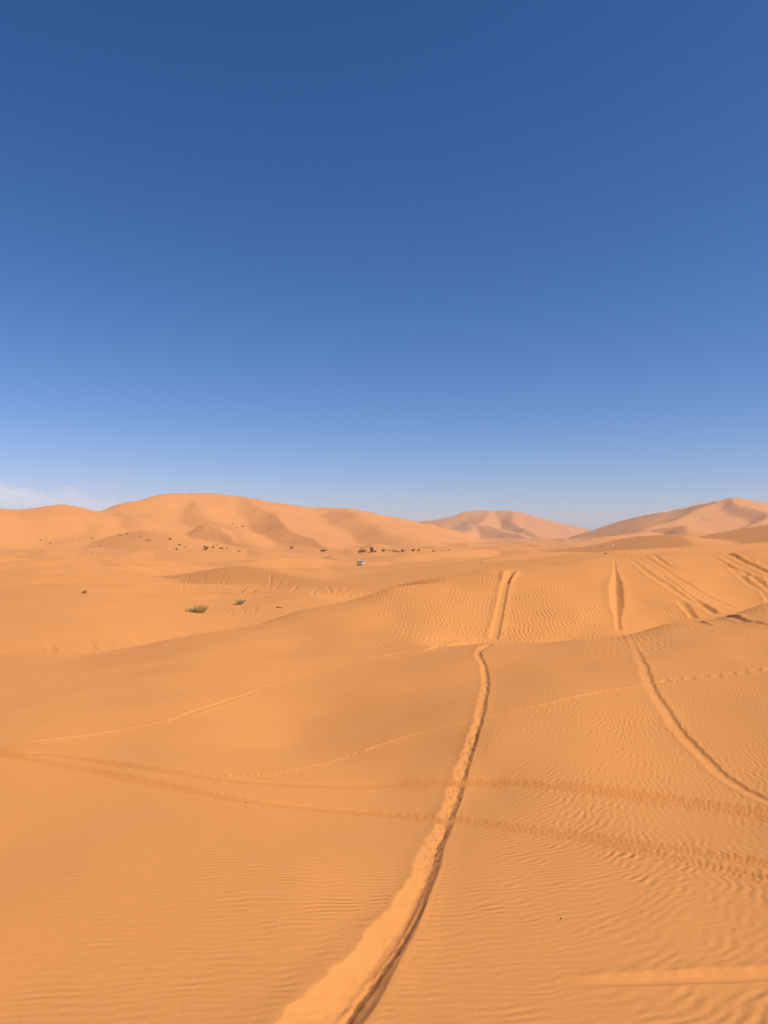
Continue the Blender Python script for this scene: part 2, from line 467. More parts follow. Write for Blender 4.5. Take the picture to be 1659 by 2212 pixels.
def lateral(P, reach):
    """signed distance (+ right of travel) and length along a ground line, only near it"""
    D = np.full((NR, NC), 1e9); SG = np.zeros((NR, NC)); L = np.zeros((NR, NC))
    seg = np.hypot(np.diff(P[:, 0]), np.diff(P[:, 1])); cum = np.concatenate([[0], np.cumsum(seg)])
    for i in range(len(P) - 1):
        ax, ay = P[i]; bx, by = P[i + 1] - P[i]
        L2 = bx * bx + by * by
        if L2 < 1e-10: continue
        rs_ = np.hypot([ax, ax + bx], [ay, ay + by]); r0, r1 = rs_.min() - reach, rs_.max() + reach
        i0 = max(int(np.searchsorted(RR, r0)) - 1, 0); i1 = min(int(np.searchsorted(RR, r1)) + 1, NR)
        azs = np.arctan2([ax, ax + bx], [ay, ay + by]); da = reach / max(r0, 0.5)
        j0 = max(int(np.searchsorted(AZ, azs.min() - da)) - 1, 0); j1 = min(int(np.searchsorted(AZ, azs.max() + da)) + 1, NC)
        if i1 <= i0 or j1 <= j0: continue
        x = X[i0:i1, j0:j1] - ax; y = Y[i0:i1, j0:j1] - ay
        t = np.clip((x * bx + y * by) / L2, 0, 1)
        dx = x - t * bx; dy = y - t * by
        d = np.hypot(dx, dy)
        cr = x * by - y * bx
        sub = D[i0:i1, j0:j1]
        m = d < sub
        sub[m] = d[m]
        SG[i0:i1, j0:j1][m] = np.sign(cr[m])
        L[i0:i1, j0:j1][m] = (cum[i] + t * seg[i])[m]
    idx = np.nonzero(D < reach)
    return idx, (D * SG)[idx], L[idx], cum[-1], D[idx]

def lerp_prof(l, total, rows):
    rows = np.array(rows, float)
    return np.interp(l / total, rows[:, 0], rows[:, 1])

def trench(pts, width, depth, lean=0.35, floor=0.25, berm=0.25, rough=0.2, lumps=0.0, fade=(0.02, 0.02), src=True, dmax=400.0, dmin=2.6, scallop=1.0, lfreq=5.0, churn=0.0):
    """a ploughed furrow. width and depth are rows of (fraction, value); lean > 0 puts the bottom to the right"""
    P = world_line(pts, src, dmin, dmax)
    wmax = max(w for _, w in width)
    idx, s, l, tot, d = lateral(P, wmax * 2.2)
    x = X[idx]; y = Y[idx]
    w = lerp_prof(l, tot, width); dp = lerp_prof(l, tot, depth)
    f = smooth(0, fade[0] + 1e-6, l / tot) * smooth(0, fade[1] + 1e-6, 1 - l / tot)
    s = s + 0.10 * w * perlin(l * 0.9 / wmax * 0.4, l * 0, 61)
    n1 = perlin(l * lfreq * 0.2 / wmax, l * 0 + 3, 62) + 0.5 * perlin(l * lfreq * 0.5 / wmax, l * 0 + 13, 66); n2 = perlin(l * lfreq * 0.12 / wmax, l * 0 + 7, 63)
    if not np.isscalar(lean): lean = lerp_prof(l, tot, lean)
    wl_ = w * (0.5 + 0.5 * lean) * (1 + rough * scallop * n1)
    wr_ = w * (0.5 - 0.5 * lean) * (1 + rough * 0.35 * n2)
    fl = w * floor * 0.5
    dp = np.minimum(dp, 0.54 * np.minimum(wl_, wr_))
    fl = np.minimum(fl, np.maximum(np.minimum(wl_, wr_) - dp / 0.54, 0.0))
    left = np.clip((-s - fl) / np.maximum(wl_ - fl, 1e-4), 0, 1)
    right = np.clip((s - fl) / np.maximum(wr_ - fl, 1e-4), 0, 1)
    u = np.where(s < 0, left, right)
    wall = np.where(u < 1, 1 - u ** 1.06, 0)
    dz = -dp * wall
    edge = np.where(s < 0, -s - wl_, s - wr_)
    dz = dz + dp * berm * np.exp(-((edge - 0.18 * w) / (0.28 * w)) ** 2) * (edge > -0.3 * w) * np.clip(1 + 0.5 * perlin(x * 1.6 / wmax, y * 1.6 / wmax, 64), 0.2, 2)
    dz = dz + dp * lumps * wall ** 0.5 * fbm(x * 9 / (wmax * 3.3), y * 9 / (wmax * 3.3), 3, 65)
    if churn:      # clods and little slumps of loose sand
        cl = np.clip(fbm(x * 13, y * 13, 3, 67) + 0.15, -0.25, 1.0)
        dz = dz + churn * cl * np.clip(wall * 1.6, 0, 1) * smooth(0.10, 0.22, l / tot)
    Z[idx] += dz * f
    DIST[idx] = np.maximum(DIST[idx], f * smooth(1.5, 1.0, np.abs(s) / np.maximum(np.where(s < 0, wl_, wr_), 1e-4)))

def tyre(pts, half, depth, lug=0.045, tread=0.0026, src=True, phase=0.0, fade=(0.03, 0.03), deep=1.0):
    """flat band pressed by a wheel: pattern of blocks inside, lug prints along both borders"""
    P = world_line(pts, src)
    idx, s, l, tot, d = lateral(P, half * 1.9)
    x = X[idx]; y = Y[idx]
    f = smooth(0, fade[0], l / tot) * smooth(0, fade[1], 1 - l / tot)
    s = s + 0.02 * perlin(l * 1.1, l * 0 + phase, 71)
    q = np.abs(s) / half
    inside = smooth(1.12, 0.92, q)
    strong = np.clip(0.75 + 0.6 * perlin(l * 0.7, l * 0 + phase, 72), 0.15, 1.3) * (0.12 + 0.88 * smooth(-1.5, 2.5, x))
    ph = l / lug * 2 * np.pi
    row = np.where(s > 0, np.sin(ph + 10 * s / half * 0.35), np.sin(ph + 2.1 - 10 * s / half * 0.35))
    blocks = np.clip(row * 2.5, -1, 1) * (q < 0.55) * smooth(0.0, 0.12, q)
    rib = -smooth(0.10, 0.02, np.abs(q - 0.62)) 
    lugs = np.clip(np.sin(ph * 0.9 + np.where(s > 0, 0, 1.3)) * 3, -1, 1) * smooth(0.16, 0.05, np.abs(q - 0.92))
    pat = (blocks * 0.7 + rib * 0.8 + lugs * 1.3) * tread * strong + 0.004 * fbm(x * 14, y * 14, 3, 73) * (0.25 + 0.75 * smooth(-1.5, 2.5, x))
    berm = depth * 0.35 * np.exp(-((q - 1.22) / 0.16) ** 2) * np.clip(0.8 + perlin(x * 7, y * 7, 74), 0, 2)
    keep = 0.2
    zt = ZB[idx] + keep * (Z[idx] - ZB[idx]) - depth * deep + pat
    Z[idx] = Z[idx] + (zt - Z[idx]) * inside * f + berm * f * (1 - inside)
    DIST[idx] = np.maximum(DIST[idx], inside * f)
    TRACK_SHADE[idx] = np.maximum(TRACK_SHADE[idx], inside * f * np.clip(0.8 + 0.5 * perlin(l * 0.8, l * 0 + phase, 75), 0.2, 1))

def prints(pts, step, size, depth, side=0.0, src=True, line=0.0, fade=(0.05, 0.05)):
    """string of small prints, with a shallow drag line"""
    P = world_line(pts, src)
    idx, s, l, tot, d = lateral(P, size * 3 + side)
    f = smooth(0, fade[0], l / tot) * smooth(0, fade[1], 1 - l / tot)
    k = np.floor(l / step); fr = l / step - k - 0.5
    off = np.where(k % 2 == 0, side, -side) + 0.15 * size * np.sin(k * 12.9898)
    amp = 0.7 + 0.3 * np.sin(k * 78.233)
    e = np.hypot(fr * step / (0.42 * step), (s - off) / size)
    dz = -depth * amp * np.exp(-e ** 2 * 1.6) + 0.55 * depth * np.exp(-((e - 1.35) / 0.35) ** 2)
    dz = dz - line * np.exp(-(s / (size * 0.8)) ** 2) + 0.5 * line * np.exp(-((np.abs(s) - size * 1.6) / (size * 0.6)) ** 2)
    Z[idx] += dz * f
    DIST[idx] = np.maximum(DIST[idx], 0.8 * f * smooth(size * 2, size, np.abs(s)))

# the deep furrow running away from the viewer (first its two stretches, then it goes on up the next slope)
trench([(1080, 4300), (1215, 4110), (1310, 3985), (1405, 3870), (1500, 3745), (1588, 3615), (1662, 3480), (1714, 3350), (1758, 3240), (1790, 3150), (1830, 3030), (1872, 2890), (1900, 2790), (1916, 2700), (1912, 2640), (1894, 2590), (1886, 2566), (1910, 2548), (1936, 2532)],
       [(0, .38), (.04, .34), (.07, .28), (.10, .23), (.14, .19), (.2, .175), (.8, .175), (.93, .21), (.965, .36), (.985, .22), (1, .12)],
       [(0, .085), (.04, .075), (.07, .060), (.10, .048), (.14, .040), (.2, .037), (.8, .036), (.93, .048), (.965, .075), (1, .03)], lean=[(0, .05), (.1, .08), (.2, .22), (1, .25)], floor=0.30, berm=0.10, rough=0.30, churn=0.017, lumps=0.12, fade=(0.0, 0.02), dmax=25.6, dmin=1.4)
# fine inner ledges of the slumped near part
trench([(1230, 4150), (1330, 4005), (1440, 3865), (1560, 3720), (1645, 3590), (1686, 3480)], [(0, .08), (1, .03)], [(0, .010), (1, .003)], lean=-0.3, floor=0.1, berm=0.4, rough=0.5, lumps=0.3, fade=(0.0, 0.2))
trench([(1945, 2515), (1962, 2440), (1978, 2360), (1994, 2290), (2010, 2262), (2030, 2246)], [(0, .36), (1, .36)], [(0, .045), (1, .05)], lean=0.05, floor=0.5, berm=0.4, rough=0.15, lumps=0.15, dmin=25.5, dmax=60, fade=(0.0, 0.1))
trench([(1990, 2300), (2004, 2262), (2012, 2250)], [(0, .3), (1, .5)], [(0, .05), (1, .12)], lean=0, floor=0.4, berm=0.5, dmin=25.5, dmax=60, fade=(0.2, 0.05))
# furrow on the right
trench([(2448, 2492), (2500, 2540), (2540, 2620), (2565, 2690), (2590, 2740), (2650, 2830), (2730, 2930), (2820, 3020), (2910, 3090), (2980, 3130), (3090, 3175)],
       [(0, .16), (.4, .18), (.52, .23), (.8, .21), (1, .16)], [(0, .008), (.40, .009), (.52, .024), (.85, .024), (1, .015)], lean=-0.40, floor=0.15, berm=0.15, rough=0.45, lumps=0.12, dmax=25.6, fade=(0.03, 0.0))
# low furrow crossing the corner nearest the viewer
trench([(2150, 3885), (2300, 3868), (2500, 3856), (2750, 3846), (2950, 3838), (3200, 3826)], [(0, .10), (.4, .17), (1, .19)], [(0, .008), (.4, .022), (1, .026)], lean=-0.05, floor=0.15, berm=0.25, rough=0.25, fade=(0.3, 0.0))
# the rider's line over the crest
prints([(3100, 2620), (2930, 2648), (2700, 2672), (2590, 2684)], 0.30, 0.07, 0.035, 0.03, line=0.012)
prints([(2640, 2680), (2400, 2722), (2150, 2775), (1960, 2818), (1800, 2852), (1640, 2893), (1500, 2935), (1420, 2965)], 0.30, 0.055, 0.006, 0.0, line=0.019)
prints([(1480, 2942), (1380, 2975), (1260, 3010), (1130, 3037), (980, 3053), (830, 3056)], 0.10, 0.036, 0.020, 0.0, line=0.005)
prints([(1860, 2534), (1700, 2556), (1530, 2580), (1400, 2605), (1290, 2632), (1170, 2668), (1020, 2716), (860, 2772), (700, 2828), (520, 2868), (330, 2900), (120, 2922), (-60, 2930)], 0.30, 0.055, 0.006, 0.0, line=0.015)
prints([(1900, 2530), (1800, 2541), (1700, 2555), (1600, 2569), (1500, 2585), (1400, 2607)], 0.5, 0.10, 0.004, 0.0, line=0.05, fade=(0.1, 0.35))
# wheel tracks crossing the view
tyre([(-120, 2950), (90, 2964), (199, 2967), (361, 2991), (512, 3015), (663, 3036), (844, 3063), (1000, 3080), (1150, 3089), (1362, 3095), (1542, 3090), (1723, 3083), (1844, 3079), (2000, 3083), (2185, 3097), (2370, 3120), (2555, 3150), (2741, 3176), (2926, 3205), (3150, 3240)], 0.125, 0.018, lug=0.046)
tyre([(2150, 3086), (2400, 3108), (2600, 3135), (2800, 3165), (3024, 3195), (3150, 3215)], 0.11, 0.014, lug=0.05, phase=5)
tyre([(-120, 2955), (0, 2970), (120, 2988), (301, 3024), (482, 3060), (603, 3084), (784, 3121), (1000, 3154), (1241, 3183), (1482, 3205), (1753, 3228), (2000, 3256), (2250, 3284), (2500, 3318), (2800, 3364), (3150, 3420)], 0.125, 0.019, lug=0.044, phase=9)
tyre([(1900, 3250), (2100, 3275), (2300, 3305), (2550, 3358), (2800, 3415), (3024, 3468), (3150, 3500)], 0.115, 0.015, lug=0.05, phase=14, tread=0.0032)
# on the next slope
B_ = dict(dmin=25.5, dmax=60)
trench([(2418, 2200), (2422, 2250), (2425, 2300), (2427, 2360), (2430, 2420), (2436, 2485)], [(0, .16), (.3, .2), (.55, .58), (.75, .55), (.88, .26), (1, .26)], [(0, .015), (.3, .04), (.55, .13), (.75, .12), (.88, .05), (1, .045)], lean=0.05, floor=0.1, berm=0.2, rough=0.12, **B_)
trench([(2470, 2196), (2560, 2262), (2680, 2340), (2760, 2384), (2824, 2418)], [(0, .3), (.6, .5), (1, .5)], [(0, .02), (.5, .045), (1, .06)], lean=0.1, floor=0.25, berm=0.4, **B_)
trench([(2536, 2192), (2625, 2248), (2720, 2308), (2802, 2354), (2900, 2394)], [(0, .3), (1, .4)], [(0, .025), (1, .04)], lean=0.1, floor=0.25, berm=0.4, **B_)
trench([(2605, 2262), (2690, 2326), (2758, 2374), (2815, 2410)], [(0, .25), (1, .3)], [(0, .03), (1, .05)], lean=0, floor=0.25, berm=0.35, **B_)
trench([(2680, 2370), (2705, 2400), (2732, 2432)], [(0, .5), (1, .35)], [(0, .06), (1, .08)], lean=0.1, floor=0.3, berm=0.2, **B_)
trench([(2560, 2186), (2620, 2220), (2700, 2262)], [(0, .4), (1, .3)], [(0, .04), (1, .04)], lean=0, floor=0.3, berm=0.3, fade=(.2, .4), **B_)
trench([(2772, 2184), (2868, 2228), (2955, 2268), (3060, 2350)], [(0, .35), (1, .4)], [(0, .035), (1, .04)], lean=0.1, floor=0.3, berm=0.4, **B_)
trench([(2790, 2182), (2880, 2236), (2946, 2296), (3020, 2350), (3080, 2400)], [(0, .35), (1, .4)], [(0, .03), (1, .04)], lean=0.1, floor=0.3, berm=0.4, **B_)
trench([(2862, 2178), (2935, 2214), (3024, 2254), (3120, 2300)], [(0, .6), (1, .45)], [(0, .10), (1, .08)], lean=-0.1, floor=0.3, berm=0.35, lumps=.2, **B_)
prints([(2936, 2198), (2990, 2212), (3060, 2230)], 1.0, 0.22, 0.06, 0.12)
prints([(2930, 2255), (2985, 2285), (3060, 2310)], 0.9, 0.25, 0.07, 0.15)
# the same tracks on the near side of the crest
trench([(2820, 2424), (2910, 2436), (2985, 2452), (3090, 2480)], [(0, .2), (.5, .32), (1, .2)], [(0, .03), (.5, .06), (1, .03)], lean=-0.2, floor=0.2, berm=0.4, dmin=10, dmax=25.6)
trench([(2724, 2450), (2780, 2454), (2860, 2468), (2940, 2482)], [(0, .16), (1, .14)], [(0, .05), (1, .02)], lean=-0.1, floor=0.2, berm=0.5, dmin=10, dmax=25.6, fade=(.1, .3))
# scratches on the dark slope across the hollow, and wheel turns on the flat in front of it
for a, b in [((1066, 2254), (1056, 2318)), ((1116, 2266), (1078, 2322)), ((1206, 2284), (1140, 2334)), ((1260, 2308), (1228, 2346)), ((1288, 2308), (1304, 2348)), ((1338, 2314), (1306, 2352)),
             ((1380, 2308), (1326, 2352)), ((1416, 2310), (1362, 2352)), ((1446, 2304), (1392, 2344)), ((1464, 2316), (1424, 2340)), ((772, 2246), (714, 2324)), ((898, 2244), (844, 2310)),
             ((922, 2254), (868, 2314)), ((1160, 2270), (1120, 2310)), ((1180, 2290), (1150, 2330)), ((830, 2262), (790, 2300))]:
    mid = ((a[0] + b[0]) / 2 + random.Random(a[0]).uniform(-6, 6), (a[1] + b[1]) / 2)
    trench([a, mid, b], [(0, .55), (1, .6)], [(0, .05), (1, .055)], lean=0.1, floor=0.3, berm=0.5, rough=0.3, dmin=84, dmax=180, fade=(.1, .15))
for c in [[(690, 2392), (760, 2400), (860, 2408), (960, 2405), (1040, 2390)], [(870, 2384), (900, 2394), (915, 2412), (890, 2436)], [(1000, 2378), (1004, 2400), (990, 2420)], [(940, 2385), (960, 2410), (950, 2430)],
          [(185, 2530), (203, 2548), (208, 2575)], [(340, 2520), (362, 2540), (368, 2560)], [(410, 2512), (445, 2535)], [(660, 2422), (720, 2428), (790, 2432)]]:
    trench(c, [(0, .35), (1, .35)], [(0, .03), (1, .03)], lean=0.1, floor=0.3, berm=0.3, rough=0.3, dmin=20, dmax=100, fade=(.2, .2))


# ------------------------------------------------------------------ materials
class NT:
    """small helper around a node tree"""
    def __init__(self, name):
        self.m = bpy.data.materials.new(name); self.m.use_nodes = True
        self.n = self.m.node_tree.nodes; self.l = self.m.node_tree.links
        self.bsdf = self.n['Principled BSDF']
    def new(self, t, **kw):
        nd = self.n.new(t)
        for k, v in kw.items(): setattr(nd, k, v)
        return nd
    def put(self, sock, v):
        if hasattr(v, 'links'): self.l.new(v, sock)
        else: sock.default_value = v
    def math(self, op, a, b=None, c=None):
        nd = self.new('ShaderNodeMath', operation=op)
        for i, s in enumerate((a, b, c)):
            if s is not None: self.put(nd.inputs[i], s)
        return nd.outputs[0]
    def attr(self, name):
        return self.new('ShaderNodeAttribute', attribute_name=name).outputs['Fac']
    def noise(self, vec, scale, detail=3, rough=0.5):
        nd = self.new('ShaderNodeTexNoise')
        self.put(nd.inputs['Vector'], vec)
        nd.inputs['Scale'].default_value = scale; nd.inputs['Detail'].default_value = detail; nd.inputs['Roughness'].default_value = rough
        return nd.outputs[0]
    def mixc(self, f, a, b):
        nd = self.new('ShaderNodeMix', data_type='RGBA')
        self.put(nd.inputs['Factor'], f); self.put(nd.inputs['A'], a); self.put(nd.inputs['B'], b)
        return nd.outputs['Result']

def sand_material(name):
    t = NT(name)
    pos = t.new('ShaderNodeNewGeometry').outputs['Position']
    ang = t.attr('rip_angle'); amp = t.attr('rip_amp'); far = t.attr('rip_far')
    def gabor(scale, freq, aniso):
        g = t.new('ShaderNodeTexGabor', gabor_type='2D')
        t.put(g.inputs['Vector'], wv)
        g.inputs['Scale'].default_value = scale
        g.inputs['Frequency'].default_value = freq
        g.inputs['Anisotropy'].default_value = aniso
        t.put(g.inputs['Orientation'], ang)
        return g
    # wavy distortion of the ground plane
    dn = t.new('ShaderNodeTexNoise', noise_dimensions='2D'); dn.inputs['Scale'].default_value = 2.3; dn.inputs['Detail'].default_value = 2
    t.put(dn.inputs['Vector'], pos)
    va = t.new('ShaderNodeVectorMath', operation='MULTIPLY_ADD')
    t.put(va.inputs[0], dn.outputs['Color']); va.inputs[1].default_value = (0.15, 0.15, 0); t.put(va.inputs[2], pos)
    wv = va.outputs[0]
    g1 = gabor(4.5, 2.9, 0.88)
    g2 = gabor(2.2, 2.9, 0.94)
    v = t.math('ADD', t.math('MULTIPLY', g1.outputs['Value'], t.math('SUBTRACT', 1.0, far)), t.math('MULTIPLY', t.math('MULTIPLY', g2.outputs['Value'], far), 2.5))
    rip = t.math('MULTIPLY', v, amp)
    grain = t.noise(pos, 120.0, 3, 0.7)
    lump = t.noise(pos, 9.0, 4, 0.55)
    h = t.math('ADD', t.math('MULTIPLY', rip, 0.0165), t.math('ADD', t.math('MULTIPLY', grain, 0.0012), t.math('MULTIPLY', lump, 0.004)))
    bp = t.new('ShaderNodeBump'); bp.inputs['Strength'].default_value = 1.0; bp.inputs['Distance'].default_value = 1.0
    t.put(bp.inputs['Height'], h)
    t.put(t.bsdf.inputs['Normal'], bp.outputs[0])
    c1 = t.noise(pos, 0.35, 5, 0.6); c2 = t.noise(pos, 75.0, 4, 0.75)
    base = t.mixc(c1, (0.585, 0.232, 0.061, 1), (0.625, 0.256, 0.072, 1))
    crest = t.math('MULTIPLY_ADD', rip, 0.10, 0.5)
    base = t.mixc(t.math('MULTIPLY_ADD', c2, 1.0, -0.36), base, (0.40, 0.16, 0.045, 1))
    base = t.mixc(t.math('MULTIPLY', t.attr('track_shade'), 0.6), base, (0.52, 0.187, 0.044, 1))  # shade of the sunken wheel tracks, mixed into the base colour as deeper orange
    t.put(t.bsdf.inputs['Base Color'], base)
    t.bsdf.inputs['Roughness'].default_value = 0.95
    t.bsdf.inputs['Diffuse Roughness'].default_value = 0.08
    t.bsdf.inputs['Specular IOR Level'].default_value = 0.12
    return t.m
SAND = sand_material('sand')

# ripple direction, strength and spacing over the near sand
RIP = [  # x, y of the print, crest direction in degrees (0 = across the view, 90 = along it), strength
    (150, 2150, 3, .5), (500, 2150, 2, .5), (200, 1850, 2, .4), (600, 1850, 6, .6), (150, 1650, 0, .03), (300, 1520, 30, .2),
    (820, 1900, 12, .6), (950, 2150, 8, .6), (1150, 2100, 12, .7), (1200, 1900, 25, .85), (1450, 1950, 45, 1.0), (1600, 1900, 70, .95), (1500, 2060, 35, .9), (1640, 2180, 45, .9),
    (1100, 1740, 35, .9), (1300, 1740, 70, 1.0), (1450, 1780, 80, .9), (1620, 1820, 82, .8), (1250, 1620, 60, .75), (1450, 1600, 85, .6), (1600, 1550, 80, .4), (1180, 1600, 50, .8),
    (900, 1720, 20, .5), (900, 1620, 40, .5), (700, 1600, 50, .45), (500, 1600, 40, .3), (800, 1500, 60, .25), (1250, 1480, 75, .3), (950, 1450, 60, .12), (1550, 1420, 80, .2), (1150, 1420, 60, .04),
    (600, 1420, 60, .3), (350, 1470, 45, .2), (900, 1340, 86, .7), (1050, 1330, 88, 1.0), (1200, 1340, 88, 1.0), (1400, 1330, 95, .8), (1500, 1260, 95, .3), (1200, 1260, 86, .6), (1000, 1280, 84, .6), (720, 1360, 80, .15), (1600, 1230, 90, .1), (100, 1400, 10, .02), (300, 1300, 10, .0),
]
rp = np.array([hit(a, b) for a, b, _, _ in RIP]); ra = np.radians([q[2] for q in RIP]); rs = np.array([q[3] for q in RIP])
rr_ = np.hypot(rp[:, 0], rp[:, 1]); raz = np.arctan2(rp[:, 0], rp[:, 1]) * 2.5; rlr = np.log(rr_)
lim = int(np.searchsorted(RR, 70.0))
sw = np.zeros((lim, NC)); sa = np.zeros((lim, NC)); ss = np.zeros((lim, NC))
azg = np.clip(AZ, -1.0, 1.0)[None] * 2.5; lrg = np.log(RR[:lim])[:, None]
for i in range(len(RIP)):
    w = 1.0 / ((azg - raz[i]) ** 2 + (lrg - rlr[i]) ** 2 + 0.004) ** 1.6
    sw += w; sa += w * ra[i]; ss += w * rs[i]
RA = np.zeros((NR, NC)); RS = np.zeros((NR, NC)); RF = np.ones((NR, NC))
RA[:lim] = sa / sw; RS[:lim] = ss / sw
RS[:lim] *= np.clip(0.75 + 0.6 * perlin(X[:lim] / 1.7, Y[:lim] / 1.7, 51), 0.1, 1.4)
RS *= (1 - smooth(46, 64, RR))[:, None]
RF[:] = smooth(15, 20, RR)[:, None]
RS *= (1 - DIST)
RA = np.pi / 2 + RA         # the wave vector is square to the crests

def sheet(name, i0, i1, close_inner):
    rows = i1 - i0
    nv = rows * NC
    co = np.empty((nv, 3), np.float32)
    co[:, 0] = X[i0:i1].ravel(); co[:, 1] = Y[i0:i1].ravel(); co[:, 2] = Z[i0:i1].ravel() + EYE
    ii, jj = np.meshgrid(np.arange(rows - 1), np.arange(NC), indexing='ij')
    j2 = (jj + 1) % NC
    q = np.stack([ii * NC + jj, ii * NC + j2, (ii + 1) * NC + j2, (ii + 1) * NC + jj], -1).reshape(-1, 4)[:, ::-1]
    loops = q.ravel().astype(np.int32)
    totals = np.full(len(q), 4, np.int32)
    starts = np.arange(len(q), dtype=np.int32) * 4
    if close_inner:
        loops = np.concatenate([loops, np.arange(NC, dtype=np.int32)[::-1]])
        starts = np.concatenate([starts, [len(q) * 4]]).astype(np.int32)
        totals = np.concatenate([totals, [NC]]).astype(np.int32)
    me = bpy.data.meshes.new(name)
    me.vertices.add(nv); me.vertices.foreach_set('co', co.ravel())
    me.loops.add(len(loops)); me.loops.foreach_set('vertex_index', loops)
    me.polygons.add(len(starts)); me.polygons.foreach_set('loop_start', starts); me.polygons.foreach_set('loop_total', totals)
    me.polygons.foreach_set('use_smooth', np.ones(len(starts), bool))
    for nm, arr in (('rip_angle', RA), ('rip_amp', RS), ('rip_far', RF), ('track_shade', TRACK_SHADE)):
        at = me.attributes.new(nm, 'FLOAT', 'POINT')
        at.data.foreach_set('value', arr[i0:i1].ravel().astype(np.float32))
    me.update(calc_edges=True)
    me.validate()
    me.materials.append(SAND)
    o = bpy.data.objects.new(name, me)
    COL.objects.link(o)
    o['kind'] = 'structure'
    return o
s1 = int(np.searchsorted(RR, 60.3)); s2 = int(np.searchsorted(RR, 562.0))
near = sheet('near_dune', 0, s1 + 1, True)
near['label'] = 'rippled orange dune in the foreground crossed by wheel tracks'
floor = sheet('sand_plain', s1, s2 + 1, False)
floor['label'] = 'undulating sand basin between the near dune and the far dunes'
hills = sheet('far_dunes', s2, NR, False)
hills['label'] = 'tall pale orange dunes along the horizon'

# ------------------------------------------------------------------ air
def haze():
    bm = bmesh.new()
    bmesh.ops.create_cube(bm, size=1.0)
    lo = float(Z.min()) + EYE - 1.5; hi = float(Z.max()) + EYE + 4.0
    for v in bm.verts:
        v.co = (v.co.x * 18600, v.co.y * 18600, lo if v.co.z < 0 else hi)
    me = bpy.data.meshes.new('haze'); bm.to_mesh(me); bm.free()
    o = bpy.data.objects.new('haze', me); COL.objects.link(o); o['kind'] = 'stuff'
    m = bpy.data.materials.new('haze'); m.use_nodes = True
    n = m.node_tree.nodes; n.clear()
    mo = n.new('ShaderNodeOutputMaterial'); pv = n.new('ShaderNodeVolumePrincipled')
    pv.inputs['Color'].default_value = (0.93, 0.94, 0.98, 1)
    pv.inputs['Density'].default_value = HAZE
    pv.inputs['Anisotropy'].default_value = 0.2
    m.node_tree.links.new(pv.outputs[0], mo.inputs['Volume'])
    me.materials.append(m)
HAZE = 0.00013
haze()

# ------------------------------------------------------------------ helpers for things
def plain(name, rgb, rough=0.6, metal=0.0, spec=0.4, var=0.12, scale=8.0):
    t = NT(name)
    pos = t.new('ShaderNodeTexCoord').outputs['Object']
    nz = t.noise(pos, scale, 4, 0.6)
    dark = tuple(c * (1 - var) for c in rgb) + (1,)
    lite = tuple(min(1.0, c * (1 + var)) for c in rgb) + (1,)
    t.put(t.bsdf.inputs['Base Color'], t.mixc(nz, dark, lite))
    t.bsdf.inputs['Roughness'].default_value = rough
    t.bsdf.inputs['Metallic'].default_value = metal
    t.bsdf.inputs['Specular IOR Level'].default_value = spec
    return t.m

def leafy(name, a, b, trans=0.25):
    t = NT(name)
    pos = t.new('ShaderNodeNewGeometry').outputs['Position']
    rnd = t.new('ShaderNodeObjectInfo').outputs['Random']
    nz = t.noise(pos, 1.7, 3, 0.6)
    c = t.mixc(nz, a + (1,), b + (1,))
    hs = t.new('ShaderNodeHueSaturation')
    t.put(hs.inputs['Color'], c)
    t.put(hs.inputs['Value'], t.math('MULTIPLY_ADD', rnd, 0.5, 0.75))
    t.put(t.bsdf.inputs['Base Color'], hs.outputs[0])
    t.bsdf.inputs['Roughness'].default_value = 0.75
    t.bsdf.inputs['Specular IOR Level'].default_value = 0.15
    tr = t.new('ShaderNodeBsdfTranslucent'); t.put(tr.inputs['Color'], hs.outputs[0])
    mx = t.new('ShaderNodeMixShader'); mx.inputs[0].default_value = trans
    t.l.new(t.bsdf.outputs[0], mx.inputs[1]); t.l.new(tr.outputs[0], mx.inputs[2])
    o = [q for q in t.n if q.type == 'OUTPUT_MATERIAL'][0]
    t.l.new(mx.outputs[0], o.inputs['Surface'])
    return t.m

M_BUSH = leafy('bush_leaf', (0.045, 0.060, 0.022), (0.085, 0.095, 0.034))
M_BUSH2 = leafy('tamarisk_leaf', (0.050, 0.075, 0.045), (0.090, 0.115, 0.070))
M_DRY = leafy('dry_twig', (0.16, 0.095, 0.045), (0.24, 0.15, 0.07), 0.1)
M_GRASS = leafy('tussock_blade', (0.36, 0.29, 0.09), (0.60, 0.47, 0.20), 0.55)
M_GRASS2 = leafy('pale_blade', (0.34, 0.27, 0.12), (0.55, 0.41, 0.21), 0.4)
M_STEM = plain('woody_stem', (0.12, 0.075, 0.04), 0.9)

def mesh_obj(name, verts, faces, mat, parent=None, smooth_=False, mats=None):
    me = bpy.data.meshes.new(name)
    me.from_pydata(verts, [], faces); me.update()
    if smooth_:
        me.polygons.foreach_set('use_smooth', np.ones(len(me.polygons), bool))
    me.materials.append(mat)
    o = bpy.data.objects.new(name, me); COL.objects.link(o)
    if parent: o.parent = parent
    return o

def tag(o, label, cat, group=None):
    o['label'] = label; o['category'] = cat
    if group: o['group'] = group
    return o

def ground(x, y):
    """height of the finished sheet (with the marks) under a point"""
    r = math.hypot(x, y); az = math.atan2(x, y)
    i = min(max(int(np.searchsorted(RR, r)) - 1, 0), NR - 2); j = min(max(int(np.searchsorted(AZ, az)) - 1, 0), NC - 2)
    a = (r - RR[i]) / (RR[i + 1] - RR[i]); b = (az - AZ[j]) / (AZ[j + 1] - AZ[j])
    q = Z[i:i + 2, j:j + 2]
    return float((q[0, 0] * (1 - b) + q[0, 1] * b) * (1 - a) + (q[1, 0] * (1 - b) + q[1, 1] * b) * a) + EYE

